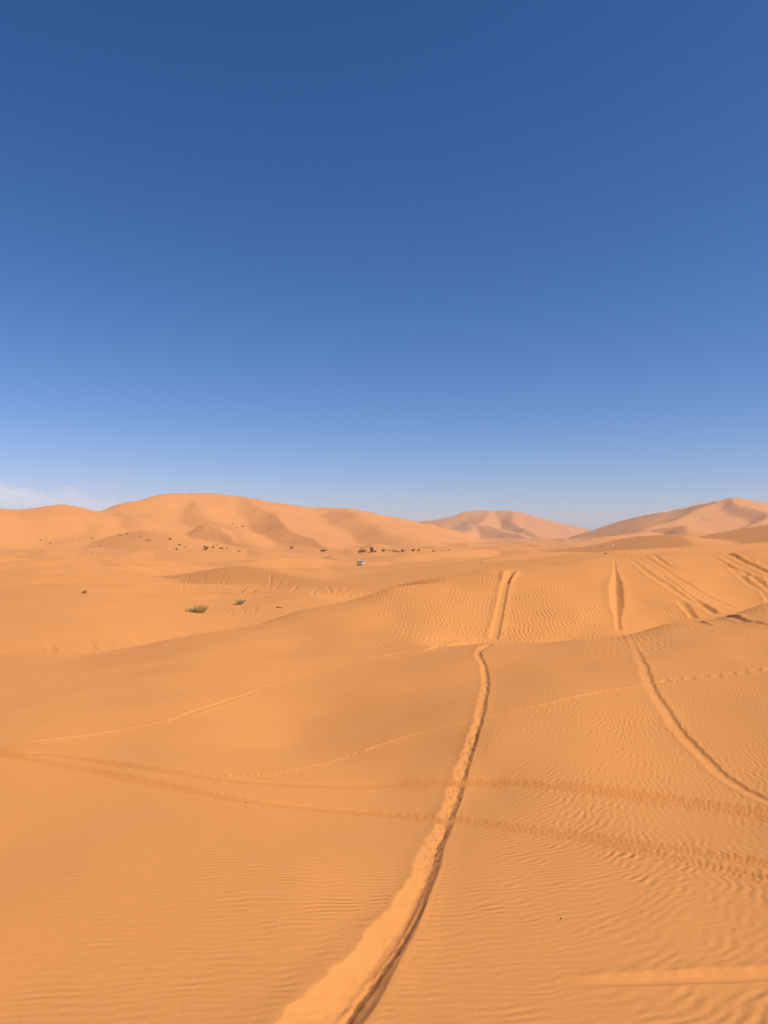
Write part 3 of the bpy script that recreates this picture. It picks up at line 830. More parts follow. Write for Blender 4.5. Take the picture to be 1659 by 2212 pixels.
def spot(x, y, dmin=2.6, dmax=4000.0):
    """ground point seen at a place of the 3024 x 4032 original"""
    px, py = hit(x * S, y * S, dmin, dmax)
    return px, py, ground(px, py)

# ------------------------------------------------------------------ bushes and trees on the far sand
def bush_meshes(seed, leaves=340, dome=0.62, ragged=0.35, stems=9):
    R = random.Random(seed)
    v, f = [], []
    blobs = [(R.uniform(-.28, .28), R.uniform(-.28, .28), R.uniform(.15, .5), R.uniform(.22, .38)) for _ in range(6)]
    for _ in range(leaves):
        bx, by, bz, br = R.choice(blobs)
        while True:
            d = Vector((R.uniform(-1, 1), R.uniform(-1, 1), R.uniform(-.8, 1)))
            if 0.2 < d.length < 1: break
        c = Vector((bx, by, bz)) + d * br * R.uniform(0.6, 1 + ragged * .5)
        c.z = max(c.z * dome / 0.62, 0.015)
        n_ = (d.normalized() + Vector((R.uniform(-.7, .7), R.uniform(-.7, .7), R.uniform(-.2, .7)))).normalized()
        a = n_.orthogonal().normalized(); b = n_.cross(a)
        ang = R.uniform(0, 6.28); a, b = a * math.cos(ang) + b * math.sin(ang), b * math.cos(ang) - a * math.sin(ang)
        s1, s2 = R.uniform(.035, .08), R.uniform(.018, .04)
        k = len(v)
        v += [c - a * s1, c - b * s2 + n_ * .01, c + a * s1, c + b * s2 + n_ * .01]
        f.append((k, k + 1, k + 2, k + 3))
    sv, sf = [], []
    for i in range(stems):
        bx, by, bz, br = R.choice(blobs)
        p0 = Vector((R.uniform(-.06, .06), R.uniform(-.06, .06), -.06)); p1 = Vector((bx * 1.3, by * 1.3, bz * dome / .62 + br * .5))
        pm = (p0 + p1) * .5 + Vector((R.uniform(-.08, .08), R.uniform(-.08, .08), .05))
        ring(sv, sf, [p0, pm, p1], [.022, .014, .005], 4)
    return v, f, sv, sf

def ring(v, f, pts, radii, n_=6, cap=True):
    """tapered tube through points, appended to the lists"""
    k0 = len(v)
    for i, (p, r) in enumerate(zip(pts, radii)):
        d = (pts[min(i + 1, len(pts) - 1)] - pts[max(i - 1, 0)]).normalized()
        a = d.orthogonal().normalized(); b = d.cross(a)
        for j in range(n_):
            t = 2 * math.pi * j / n_
            v.append(p + a * math.cos(t) * r + b * math.sin(t) * r)
    for i in range(len(pts) - 1):
        for j in range(n_):
            f.append((k0 + i * n_ + j, k0 + i * n_ + (j + 1) % n_, k0 + (i + 1) * n_ + (j + 1) % n_, k0 + (i + 1) * n_ + j))
    if cap:
        f.append(tuple(k0 + j for j in range(n_))[::-1]); f.append(tuple(k0 + (len(pts) - 1) * n_ + j for j in range(n_)))

VAR = []
for i in range(6):
    v, f, sv, sf = bush_meshes(100 + i, 300, (0.62, 0.5, 0.7, 0.42, 0.6, 0.55)[i])
    me = bpy.data.meshes.new('bush_foliage'); me.from_pydata([tuple(p) for p in v], [], f); me.update(); me.materials.append(M_BUSH if i % 3 else M_BUSH2)
    ms = bpy.data.meshes.new('bush_stems'); ms.from_pydata([tuple(p) for p in sv], [], sf); ms.update(); ms.materials.append(M_STEM)
    md = bpy.data.meshes.new('scrub_twigs'); md.from_pydata([tuple(p) for p in v[::1]], [], f[::2]); md.update(); md.materials.append(M_DRY)
    VAR.append((me, ms, md))

def bush(sx, sy, wpx, hpx, label, kind=0, group='shrubs scattered on the far sand', name='desert_bush', i=[0], dmin=70.0, dmax=4000.0):
    """wpx and hpx: size in the original's pixels"""
    x, y, z = spot(sx, sy, dmin, dmax)
    me, ms, md = VAR[i[0] % 6]; i[0] += 1
    m_per = y / FPX / 3.9375
    w, h = wpx * m_per * 1.2, hpx * m_per * 1.3
    o = bpy.data.objects.new(name, md if kind == 1 else me); COL.objects.link(o)
    o.location = (x, y, z - 0.03 * h); o.rotation_euler = (0, 0, i[0] * 2.4)
    o.scale = (w, w, h / 0.72)
    tag(o, label, 'dry scrub' if kind == 1 else 'bush', group)
    if hpx > 5.5 and kind == 0:
        s_ = bpy.data.objects.new('stem', ms); COL.objects.link(s_); s_.parent = o
    return o

Q = 0.3014; Q6 = 0.4219; Q1 = 0.6028
def z5(a, b): return 600 + a * Q, 2050 + b * Q
def z6(a, b): return 1100 + a * Q6, 2100 + b * Q6
def z1(a, b): return a * Q1, 1800 + b * Q1
BUSHES = [
    # (place, size in zoom pixels, label, kind)
    (z5, 233, 246, 36, 22, 'rounded dark bush standing alone highest in the cluster below the great dune', 0),
    (z5, 318, 383, 36, 28, 'squarish dark bush lowest of the cluster left of the blue-green bush', 0),
    (z5, 362, 322, 38, 18, 'low dark bush halfway between the lone rounded bush and the squarish bush', 0),
    (z5, 428, 353, 32, 11, 'flat dark scrub just right of the squarish bush', 0),
    (z5, 448, 334, 30, 9, 'faint low scrub above the flat dark scrub', 1),
    (z5, 180, 368, 32, 9, 'flat brownish scrub left of the squarish dark bush', 1),
    (z5, 480, 328, 14, 7, 'tiny dry tuft beside the faint low scrub', 1),
    (z5, 684, 346, 36, 24, 'dark bush right behind the largest blue-green bush of the left cluster', 0),
    (z5, 702, 380, 60, 36, 'largest blue-green bush of the left cluster', 0),
    (z5, 728, 347, 17, 9, 'small dark tuft just right of the blue-green bush', 0),
    (z5, 748, 357, 15, 8, 'tiny tuft between the blue-green bush and the boxy bush', 1),
    (z5, 795, 357, 36, 22, 'boxy dark bush right of the blue-green bush', 0),
    (z5, 844, 328, 20, 11, 'small bush above and between the boxy bush and the long slanting bush', 0),
    (z5, 895, 367, 62, 22, 'long slanting bush near the right end of the left cluster', 0),
    (z5, 973, 361, 30, 16, 'small rounded bush at the right end of the left cluster', 0),
    (z5, 1135, 401, 40, 19, 'solitary low bush halfway between the left cluster and the ridge foot', 0),
    (z5, 1043, 51, 28, 13, 'leftmost of the three bushes high in the shaded hollow of the great dune', 0),
    (z5, 1101, 94, 24, 12, 'lowest of the three bushes high in the shaded hollow of the great dune', 0),
    (z5, 1182, 81, 32, 20, 'largest of the three bushes high in the shaded hollow of the great dune', 0),
    (z5, 1530, 102, 20, 11, 'small dark bush high on the shaded flank beside the sharp ridge', 0),
    (z5, 1508, 124, 14, 7, 'tiny tuft just below the bush on the shaded flank', 1),
    (z5, 1268, 519, 22, 10, 'lone small scrub on the plain above the scratched dune', 1),
    (z6, 112, 143, 32, 18, 'dark bush left of the flat green shrub at the dune foot', 0),
    (z6, 412, 169, 66, 17, 'flat wide green shrub left of the vehicle at the dune foot', 0),
    (z6, 780, 174, 74, 22, 'broad grey-green shrub directly above the vehicle', 0),
    (z6, 898, 173, 44, 15, 'low brown-green shrub touching the right side of the tree', 0),
    (z6, 972, 168, 42, 18, 'rounded bush first to the right of the tree', 0),
    (z6, 1074, 172, 40, 12, 'flat left half of the paired low shrubs right of the tree', 0),
    (z6, 1106, 176, 40, 13, 'flat right half of the paired low shrubs right of the tree', 0),
    (z6, 1152, 169, 36, 18, 'dark rounded bush just right of the paired low shrubs', 0),
    (z6, 1179, 165, 14, 7, 'tiny tuft at the right side of a dark rounded bush', 1),
    (z6, 1247, 164, 44, 18, 'left and larger of the two neighbouring bushes far right in the row', 0),
    (z6, 1299, 165, 32, 16, 'right and smaller of the two neighbouring bushes far right in the row', 0),
    (z6, 1441, 171, 30, 19, 'dark bush alone near the right end of the row at the dune foot', 0),
    (z6, 1519, 167, 16, 9, 'small bush second from the right end of the row', 0),
    (z6, 1580, 161, 19, 11, 'small bush at the right end of the row at the dune foot', 0),
    (z6, 1590, 321, 16, 9, 'lone dry tuft on the plain right of the vehicle', 1),
    (z6, 35, 72, 30, 8, 'thin dry scrub on the slope above the leftmost bush of the row', 1),
    (z1, 603, 532, 13, 8, 'small bush left of the rounded shadow on the left dunes', 0),
    (z1, 518, 546, 9, 6, 'tiny tuft left of the small bush on the left dunes', 1),
    (z1, 265, 548, 15, 9, 'brown scrub low on the far left dunes', 1),
    (z1, 295, 536, 12, 6, 'tiny dry tuft above the brown scrub on the far left dunes', 1),
    (z1, 330, 566, 14, 9, 'brown scrub on the right of the pair on the far left dunes', 1),
    (z1, 776, 500, 11, 6, 'tiny bush upper left of a trio on the left dunes', 0),
    (z1, 787, 513, 11, 7, 'small bush lowest of a trio on the left dunes', 0),
    (z1, 831, 503, 18, 10, 'largest bush of a trio on the left dunes', 0),
    (z1, 920, 520, 22, 7, 'flat dry scrub right of the trio on the left dunes', 1),
    (z1, 962, 545, 14, 8, 'left bush of a close pair on the left dunes', 0),
    (z1, 979, 550, 14, 8, 'right bush of a close pair on the left dunes', 0),
    (z1, 655, 582, 20, 7, 'flat dry scrub on the low swells below the left dunes', 1),
    (z1, 598, 626, 14, 6, 'small dry tuft on the swells at the left of the plain', 1),
]
for fn, a, b, w, h, lab, kd in BUSHES:
    k = 0.3014 if fn is z5 else 0.4219 if fn is z6 else 0.6028
    sx, sy = fn(a, b)
    bush(sx, sy, w * k, h * k, lab, kd, dmin=140.0)
bush(2371, 2154, 5.5, 5, 'small dark bush on the flat left of the tiny white tent', 0, dmin=300.0)
bush(2385, 2183, 9, 6, 'dark bush just behind the crest of the near slope on the right', 0, dmin=60.0)
bush(2460, 2188, 7, 4.5, 'small dry tuft right of the dark bush behind the crest', 1, dmin=60.0)
bush(1896, 2219, 9, 4.5, 'low dry scrub on the plain left of the far end of the furrow', 1, dmin=80.0)
bush(964, 2325, 6, 5, 'tiny dark tuft at the foot of the scratched dune, upper of two', 0, dmin=60.0, dmax=200)
bush(955, 2333, 7, 5, 'tiny dark tuft at the foot of the scratched dune, lower of two', 0, dmin=60.0, dmax=200)
bush(1007, 2334, 9, 11, 'small dry twiggy plant at the foot of the scratched dune', 1, dmin=60.0, dmax=200)
bush(331, 2341, 26, 17, 'dry brown twiggy plant alone on the left sand slope', 1, dmin=60.0, dmax=200, group='dry plants in the hollow')

def tree(sx, sy, wpx, hpx, label, name, seed, sprig=False):
    x, y, z = spot(sx, sy, 140.0)
    m_per = y / FPX / 3.9375
    w, h = wpx * m_per, hpx * m_per
    R = random.Random(seed)
    e = bpy.data.objects.new(name, None); COL.objects.link(e); e.location = (x, y, z - 0.05)
    tag(e, label, 'tree', 'shrubs scattered on the far sand')
    v, f = [], []
    tips = []
    for i in range(3 if sprig else 6):
        t = Vector((R.uniform(-.3, .3) * w, R.uniform(-.3, .3) * w, h * R.uniform(.5, .9)))
        ring(v, f, [Vector((R.uniform(-.03, .03), 0, -.1)), t * .45 + Vector((0, 0, .1 * h)), t], [.05 * w, .03 * w, .008 * w], 6)
        tips.append(t)
    mesh_obj('trunk', [tuple(p) for p in v], f, M_STEM, e)
    v, f = [], []
    lo = 0.55 if sprig else 0.12
    for _ in range(220 if sprig else 1100):
        u = R.uniform(lo, 1.0)
        prof = (0.9 * math.sin(math.pi * min(1, (u - lo) / (1 - lo) * .75 + .22)) if not sprig else (u - lo) / (1 - lo) * .4 + .7) * .5 * w
        ang = R.uniform(0, 6.283); rr2 = prof * math.sqrt(R.uniform(.05, 1)) * (1 + .25 * math.sin(3 * ang + seed) * math.sin(9 * u))
        c = Vector((math.cos(ang) * rr2, math.sin(ang) * rr2, u * h))
        n_ = Vector((math.cos(ang) + R.uniform(-.8, .8), math.sin(ang) + R.uniform(-.8, .8), R.uniform(-.3, 1))).normalized()
        a_ = n_.orthogonal().normalized(); b_ = n_.cross(a_)
        s1 = R.uniform(.05, .11) * w * .7; s2 = s1 * .45
        k = len(v); v += [c - a_ * s1, c - b_ * s2, c + a_ * s1, c + b_ * s2]; f.append((k, k + 1, k + 2, k + 3))
    mesh_obj('crown', [tuple(p) for p in v], f, M_BUSH2, e)
tree(*z6(862, 176), 44 * Q6, 50 * Q6, 'tallest grey-green tree in the row of shrubs above the vehicle', 'tamarisk_tree', 5)
tree(*z6(768, 170), 24 * Q6, 40 * Q6, 'thin flat-topped tree rising out of the broad grey-green shrub', 'acacia_tree', 8, True)

# ------------------------------------------------------------------ grass tussocks in the hollow
def blade_mesh(seed, count, rad_, height, lean, spread, wid=0.006, cx=0.0, cy=0.0):
    R = random.Random(seed); v, f = [], []
    for _ in range(count):
        a = R.uniform(0, 6.283); q = math.sqrt(R.random())
        p = Vector((cx + math.cos(a) * q * rad_, cy + math.sin(a) * q * rad_ * .7, -0.03))
        d = Vector((math.cos(a) * q * spread + lean[0] + R.gauss(0, .12), math.sin(a) * q * spread + lean[1] + R.gauss(0, .12), 1)).normalized()
        L = height * R.uniform(.55, 1.1); bend = R.uniform(.1, .5)
        side = d.cross(Vector((R.uniform(-1, 1), R.uniform(-1, 1), .1))).normalized() * wid * R.uniform(.7, 1.4)
        pts = [p, p + d * L * .5, p + d * L * .85 + Vector((d.x, d.y, -.3)) * bend * L * .25, p + d * L + Vector((d.x, d.y, -.7)) * bend * L * .45]
        k = len(v)
        for j, wf in enumerate((1, .9, .6)):
            v += [pts[j] - side * wf, pts[j] + side * wf]
        v.append(pts[3])
        f += [(k, k + 1, k + 3, k + 2), (k + 2, k + 3, k + 5, k + 4), (k + 4, k + 5, k + 6)]
    return [tuple(q) for q in v], f
x, y, z = spot(770, 2412, 55, 120)
e = bpy.data.objects.new('grass_tussock', None); COL.objects.link(e); e.location = (x, y, z)
tag(e, 'large olive green grass tussock in two lobes, leaning to the right, in the hollow', 'grass', 'grass tussocks in the hollow')
mesh_obj('tuft', *blade_mesh(1, 260, .42, .85, (.35, 0), .50, .010, .32, .15), M_GRASS, e)
mesh_obj('tuft', *blade_mesh(2, 150, .34, .55, (.35, 0), .55, .010, -.42, -.25), M_GRASS, e)
mesh_obj('dead_base', *blade_mesh(3, 90, .6, .2, (-.1, 0), 1.0, .010), M_DRY, e)['kind'] = 'stuff'
x, y, z = spot(945, 2380, 55, 140)
e = bpy.data.objects.new('grass_tussock', None); COL.objects.link(e); e.location = (x, y, z)
tag(e, 'pale straw-coloured fan-shaped grass tussock with a green heart, in the hollow', 'grass', 'grass tussocks in the hollow')
mesh_obj('tuft', *blade_mesh(4, 260, .2, .8, (.05, 0), .95, .007), M_GRASS2, e)
mesh_obj('green_heart', *blade_mesh(5, 90, .2, .5, (.1, 0), .4, .009), M_GRASS, e)
x, y, z = spot(941, 2375.5, 55, 140)
def pebble(name, loc, size, mat, label, cat, seed=0, flat=0.6, group=None):
    bm = bmesh.new(); bmesh.ops.create_icosphere(bm, subdivisions=2, radius=0.5)
    R = random.Random(seed)
    for v_ in bm.verts:
        v_.co *= R.uniform(.82, 1.15); v_.co.z *= flat
    me = bpy.data.meshes.new(name); bm.to_mesh(me); bm.free(); me.materials.append(mat)
    o = bpy.data.objects.new(name, me); COL.objects.link(o)
    o.location = (loc[0], loc[1], loc[2] + size * .2); o.scale = (size, size, size); o.rotation_euler = (0, 0, seed)
    tag(o, label, cat, group); return o
M_DARK = plain('dark_stone', (0.05, 0.035, 0.025), 0.8)
M_PALE = plain('pale_scrap', (0.78, 0.72, 0.62), 0.7)
pebble('paper_scrap', (x, y - .35, z), .16, M_PALE, 'tiny white scrap at the foot of the pale tussock', 'litter', 3, .4)
pebble('pebble', spot(2209, 3618), .011, M_DARK, 'tiny dark pebble on the rippled sand low on the right', 'pebble', 4, .7, 'loose pebbles on the near sand')
pebble('pebble', spot(968, 3152), .013, M_DARK, 'tiny dark pebble in the left part of the lower wheel track', 'pebble', 5, .7, 'loose pebbles on the near sand')
pebble('pebble', spot(1286, 3279), .006, M_PALE, 'tiny pale pebble left of the furrow below the lower wheel track', 'pebble', 6, .6, 'loose pebbles on the near sand')
pebble('pebble', spot(1100, 3628), .005, M_PALE, 'tiny pale pebble low left of the furrow', 'pebble', 7, .6, 'loose pebbles on the near sand')

# dark dead branch at the edge of the hollow
x, y, z = spot(1100, 2394, 50, 120)
v, f = [], []
L_ = y / FPX / 3.9375
for pts, r0 in (([(-12, 0, 4), (-4, 1, 2.4), (4, 0, 1.6), (14, -1, .8)], .05), ([(-3, 0, 2.2), (-9, 2, 5.5)], .03), ([(3, 0, 1.8), (7, -2, 4.2)], .025), ([(-6, 0, 2.6), (-10, -3, .4)], .03)):
    P = [Vector(p) * L_ for p in pts]
    ring(v, f, P, [r0 * (1 - .6 * i / (len(P) - 1)) for i in range(len(P))], 6)
o = mesh_obj('dead_branch', [tuple(p) for p in v], f, plain('charred_wood', (0.035, 0.022, 0.016), .9), None, True)
o.location = (x, y, z)
tag(o, 'short dark dead branch lying at the edge of the hollow', 'branch')

# ------------------------------------------------------------------ vehicle
M_WHITE = plain('white_paint', (0.64, 0.56, 0.46), 0.6, 0, 0.15, 0.05)
M_GLASS = plain('dark_glass', (0.02, 0.022, 0.025), 0.08, 0, 0.6, 0.02)
M_RUBBER = plain('rubber', (0.025, 0.024, 0.023), 0.85)
M_STEEL = plain('grey_steel', (0.35, 0.35, 0.35), 0.4, 0.6)
M_LAMP = plain('lamp_glass', (0.75, 0.75, 0.70), 0.1, 0, 0.7, 0.02)
M_BLACK = plain('black_trim', (0.03, 0.03, 0.03), 0.6)
M_RED = plain('red_lamp', (0.45, 0.03, 0.02), 0.2)

def prism(name, prof, y0, y1, mat, parent, bevel=0.03, taper=0.0, ztop=None):
    """side profile (x, z) pulled across the width; taper narrows the upper edge"""
    bm = bmesh.new()
    zs = [p[1] for p in prof]; z0, z1 = min(zs), max(zs)
    rows = []
    for yy, sg in ((y0, 1), (y1, -1)):
        rows.append([bm.verts.new((px, yy + sg * taper * (pz - z0) / max(z1 - z0, 1e-6), pz)) for px, pz in prof])
    k = len(prof)
    bm.faces.new(rows[0]); bm.faces.new(rows[1][::-1])
    for i in range(k):
        bm.faces.new((rows[0][i], rows[1][i], rows[1][(i + 1) % k], rows[0][(i + 1) % k])[::-1])
    bmesh.ops.recalc_face_normals(bm, faces=bm.faces)
    if bevel:
        bmesh.ops.bevel(bm, geom=[e_ for e_ in bm.edges if len(e_.link_faces) == 2 and e_.calc_face_angle(0) > .5], offset=bevel, segments=2, affect='EDGES', profile=.6)
    me = bpy.data.meshes.new(name); bm.to_mesh(me); bm.free(); me.materials.append(mat)
    o = bpy.data.objects.new(name, me); COL.objects.link(o); o.parent = parent
    return o

def quad_plate(name, corners, thick, mat, parent):
    c = [Vector(q) for q in corners]
    n_ = (c[1] - c[0]).cross(c[3] - c[0]).normalized() * thick
    vv = c + [q + n_ for q in c]
    return mesh_obj(name, [tuple(q) for q in vv], [(3, 2, 1, 0), (4, 5, 6, 7), (0, 1, 5, 4), (1, 2, 6, 5), (2, 3, 7, 6), (3, 0, 4, 7)], mat, parent)

def wheel(parent, px, py, r=.38, w=.24):
    e_ = bpy.data.objects.new('wheel', None); COL.objects.link(e_); e_.parent = parent; e_.location = (px, py, r)
    bm = bmesh.new(); prof = [(r * .62, -w / 2), (r * .9, -w / 2), (r, -w * .36), (r, w * .36), (r * .9, w / 2), (r * .62, w / 2)]
    n_ = 24; rows = [[bm.verts.new((a * math.cos(2 * math.pi * i / n_), b, a * math.sin(2 * math.pi * i / n_))) for a, b in prof] for i in range(n_)]
    for i in range(n_):
        for j in range(len(prof)):
            bm.faces.new((rows[i][j], rows[i][(j + 1) % len(prof)], rows[(i + 1) % n_][(j + 1) % len(prof)], rows[(i + 1) % n_][j]))
    bmesh.ops.recalc_face_normals(bm, faces=bm.faces)
    me = bpy.data.meshes.new('tyre'); bm.to_mesh(me); bm.free(); me.materials.append(M_RUBBER)
    o = bpy.data.objects.new('tyre', me); COL.objects.link(o); o.parent = e_
    bm = bmesh.new(); bmesh.ops.create_cone(bm, cap_ends=True, segments=20, radius1=r * .62, radius2=r * .55, depth=w * .85, matrix=Matrix.Rotation(math.pi / 2, 4, 'X'))
    me = bpy.data.meshes.new('rim'); bm.to_mesh(me); bm.free(); me.materials.append(M_STEEL)
    o = bpy.data.objects.new('rim', me); COL.objects.link(o); o.parent = e_

vx, vy, vz = spot(1424, 2224, 200, 600)
car = bpy.data.objects.new('off_road_vehicle', None); COL.objects.link(car)
car.location = (vx, vy, vz - .03)
FWD = Vector((-0.30, -0.95, 0)).normalized()      # nose towards the viewer and to the left
car.rotation_euler = (0, 0, math.atan2(FWD.y, FWD.x))
tag(car, 'white off-road vehicle parked alone on the sand plain below the great dune', 'vehicle')
body = [(-2.3, .55), (-2.35, .95), (-2.25, 1.12), (.75, 1.12), (2.1, 1.04), (2.32, .92), (2.36, .55), (1.92, .42), (1.82, .72), (1.6, .9), (1.3, .9), (1.08, .72), (.98, .42), (-.98, .42), (-1.08, .72), (-1.3, .9), (-1.6, .9), (-1.82, .72), (-1.92, .45)]
prism('body', body, -.93, .93, M_WHITE, car, .05)
cab = [(-2.22, 1.11), (-2.1, 1.78), (-1.9, 1.86), (.2, 1.86), (.36, 1.80), (.92, 1.11)]
prism('cabin', cab, -.9, .9, M_WHITE, car, .04, .10)
quad_plate('windscreen', [(.94, -.74, 1.15), (.94, .74, 1.15), (.43, .66, 1.75), (.43, -.66, 1.75)], .012, M_GLASS, car)
quad_plate('rear_window', [(-2.26, .70, 1.2), (-2.26, -.70, 1.2), (-2.165, -.64, 1.68), (-2.165, .64, 1.68)], .012, M_GLASS, car)
for sg in (-1, 1):
    for (a0, a1, b0, b1) in ((-.02, .78, -.02, .36), (-1.0, -.1, -1.0, -.1), (-2.05, -1.1, -1.98, -1.1)):
        ya, yb = sg * (.906), sg * (.818)
        cs = [(a0, ya, 1.18), (a1, ya, 1.18), (b1, yb, 1.72), (b0, yb, 1.72)]
        quad_plate('side_window', cs if sg < 0 else cs[::-1], .012, M_GLASS, car)
    for (a0, a1) in ((-.06, .80), (-1.06, -.10)):
        dr = prism('door', [(a0, .58), (a0, 1.09), (a1, 1.09), (a1, .58)], sg * .935, sg * .943, M_WHITE, car, 0)
        prism('handle', [(a0 + .08, .98), (a0 + .08, 1.02), (a0 + .26, 1.02), (a0 + .26, .98)], sg * .944, sg * .965, M_BLACK, dr, 0)
    prism('headlight', [(2.30, .82), (2.30, .98), (2.375, .96), (2.385, .84)], sg * .58, sg * .84, M_LAMP, car, .01)
    prism('tail_light', [(-2.36, .78), (-2.36, 1.04), (-2.31, 1.04), (-2.31, .78)], sg * .76, sg * .9, M_RED, car, .005)
    prism('mirror', [(.62, 1.16), (.62, 1.36), (.72, 1.36), (.74, 1.16)], sg * .93, sg * 1.12, M_BLACK, car, .01)
    for px in (1.45, -1.45):
        wheel(car, px, sg * .82)
prism('grille', [(2.33, .72), (2.33, .96), (2.38, .94), (2.39, .72)], -.55, .55, M_BLACK, car, .01)
prism('bumper', [(2.30, .46), (2.30, .68), (2.48, .66), (2.50, .48)], -.90, .90, M_STEEL, car, .02)
prism('rear_bumper', [(-2.44, .46), (-2.44, .62), (-2.32, .62), (-2.32, .46)], -.88, .88, M_STEEL, car, .02)
v, f = [], []
for yy in (-.6, .6):
    ring(v, f, [Vector((-1.95, yy, 1.96)), Vector((.15, yy, 1.96))], [.02, .02], 6)
for xx in (-1.9, -1.2, -.5, .1):
    ring(v, f, [Vector((xx, -.6, 1.96)), Vector((xx, .6, 1.96))], [.018, .018], 6)
    for yy in (-.6, .6):
        ring(v, f, [Vector((xx, yy, 1.85)), Vector((xx, yy, 1.96))], [.015, .015], 5)
mesh_obj('roof_rack', [tuple(p) for p in v], f, M_STEEL, car)

# ------------------------------------------------------------------ people
def skin_mesh(name, joints, bones, mat, parent, levels=2):
    """joints: name -> (x, y, z, radius x, radius y); the body grows as one surface over the bones"""
    me = bpy.data.meshes.new(name); keys = list(joints)
    me.from_pydata([joints[k][:3] for k in keys], [(keys.index(a), keys.index(b)) for a, b in bones], []); me.update()
    o = bpy.data.objects.new(name, me); COL.objects.link(o)
    o.modifiers.new('skin', 'SKIN').use_smooth_shade = True
    sk = me.skin_vertices[0].data
    for i, k in enumerate(keys):
        sk[i].radius = joints[k][3:5]; sk[i].use_root = (i == 0)
    sb = o.modifiers.new('sub', 'SUBSURF'); sb.levels = levels; sb.render_levels = levels
    me.materials.append(mat); o.parent = parent
    return o
M_SKIN = plain('skin', (0.28, 0.15, 0.09), .6)
M_HAIR = plain('hair', (0.02, 0.015, 0.012), .7)
def person(name, loc, rz, label, shirt, trousers, robe=None, scarf=None):
    e_ = bpy.data.objects.new(name, None); COL.objects.link(e_); e_.location = loc; e_.rotation_euler = (0, 0, rz)
    tag(e_, label, 'person')
    J = {'pelvis': (0, 0, .95, .13, .10), 'waist': (0, 0, 1.10, .125, .09), 'chest': (0, 0, 1.30, .16, .11), 'neck0': (0, 0, 1.45, .07, .06), 'neck': (0, .005, 1.52, .055, .055), 'jaw': (0, .015, 1.59, .07, .08), 'head': (0, .01, 1.68, .078, .095), 'crown': (0, 0, 1.75, .055, .065)}
    Bn = [('pelvis', 'waist'), ('waist', 'chest'), ('chest', 'neck0'), ('neck0', 'neck'), ('neck', 'jaw'), ('jaw', 'head'), ('head', 'crown')]
    for s_, n_ in ((-1, 'l'), (1, 'r')):
        J[n_ + 'sh'] = (s_ * .19, 0, 1.40, .06, .06); J[n_ + 'el'] = (s_ * .25, -.02, 1.12, .043, .043); J[n_ + 'wr'] = (s_ * .26, .06, .88, .03, .034); J[n_ + 'pa'] = (s_ * .26, .08, .80, .022, .04)
        Bn += [('chest', n_ + 'sh'), (n_ + 'sh', n_ + 'el'), (n_ + 'el', n_ + 'wr'), (n_ + 'wr', n_ + 'pa')]
        for q in range(4):
            fx = .05 - .022 * q; J[n_ + 'f%d' % q] = (s_ * .262, .08 + fx * .55, .745 + .004 * q, .009, .009); J[n_ + 'g%d' % q] = (s_ * .25, .09 + fx * .55, .71 + .006 * abs(q - 1.5), .008, .008)
            Bn += [(n_ + 'pa', n_ + 'f%d' % q), (n_ + 'f%d' % q, n_ + 'g%d' % q)]
        J[n_ + 't'] = (s_ * .235, .13, .79, .010, .010); Bn.append((n_ + 'pa', n_ + 't'))
        J[n_ + 'hp'] = (s_ * .10, 0, .88, .09, .09); J[n_ + 'kn'] = (s_ * .12, .01, .50, .06, .06); J[n_ + 'an'] = (s_ * .13, -.02, .10, .042, .045); J[n_ + 'ft'] = (s_ * .14, .12, .04, .04, .03)
        Bn += [('pelvis', n_ + 'hp'), (n_ + 'hp', n_ + 'kn'), (n_ + 'kn', n_ + 'an'), (n_ + 'an', n_ + 'ft')]
    b_ = skin_mesh('body', J, Bn, M_SKIN, e_)
    # face
    v, f = [], []
    ring(v, f, [Vector((0, .10, 1.685)), Vector((0, .128, 1.65)), Vector((0, .10, 1.635))], [.008, .016, .010], 6)
    mesh_obj('nose', [tuple(p) for p in v], f, M_SKIN, b_, True)
    for s_ in (-1, 1):
        v, f = [], []
        ring(v, f, [Vector((s_ * .03 - .01, .098, 1.69)), Vector((s_ * .03 + .01, .098, 1.69))], [.009, .009], 6)
        mesh_obj('eye', [tuple(p) for p in v], f, M_HAIR, b_)
        v, f = [], []
        ring(v, f, [Vector((s_ * .078, .0, 1.70)), Vector((s_ * .088, -.01, 1.67)), Vector((s_ * .078, 0, 1.645))], [.012, .016, .010], 6)
        mesh_obj('ear', [tuple(p) for p in v], f, M_SKIN, b_)
    v, f = [], []
    ring(v, f, [Vector((-.022, .098, 1.612)), Vector((.022, .098, 1.612))], [.006, .006], 6)
    mesh_obj('mouth', [tuple(p) for p in v], f, plain('lips', (0.2, .08, .06)), b_)
    def garment(gn, parts, mat):
        G = {}; 
        for k, gr in parts['j'].items():
            p = J[k]; G[k] = (p[0], p[1], p[2] + gr[1], p[3] + gr[0], p[4] + gr[0])
        skin_mesh(gn, G, parts['b'], mat, e_)
    if robe is None:
        garment('shirt', {'j': {'waist': (.025, -.14), 'chest': (.022, 0), 'neck0': (.02, 0), 'lsh': (.022, 0), 'lel': (.02, 0), 'rsh': (.022, 0), 'rel': (.02, 0)},
                          'b': [('waist', 'chest'), ('chest', 'neck0'), ('chest', 'lsh'), ('lsh', 'lel'), ('chest', 'rsh'), ('rsh', 'rel')]}, shirt)
        garment('trousers', {'j': {'pelvis': (.02, .05), 'lhp': (.015, 0), 'lkn': (.02, 0), 'lan': (.02, .02), 'rhp': (.015, 0), 'rkn': (.02, 0), 'ran': (.02, .02)},
                             'b': [('pelvis', 'lhp'), ('lhp', 'lkn'), ('lkn', 'lan'), ('pelvis', 'rhp'), ('rhp', 'rkn'), ('rkn', 'ran')]}, trousers)
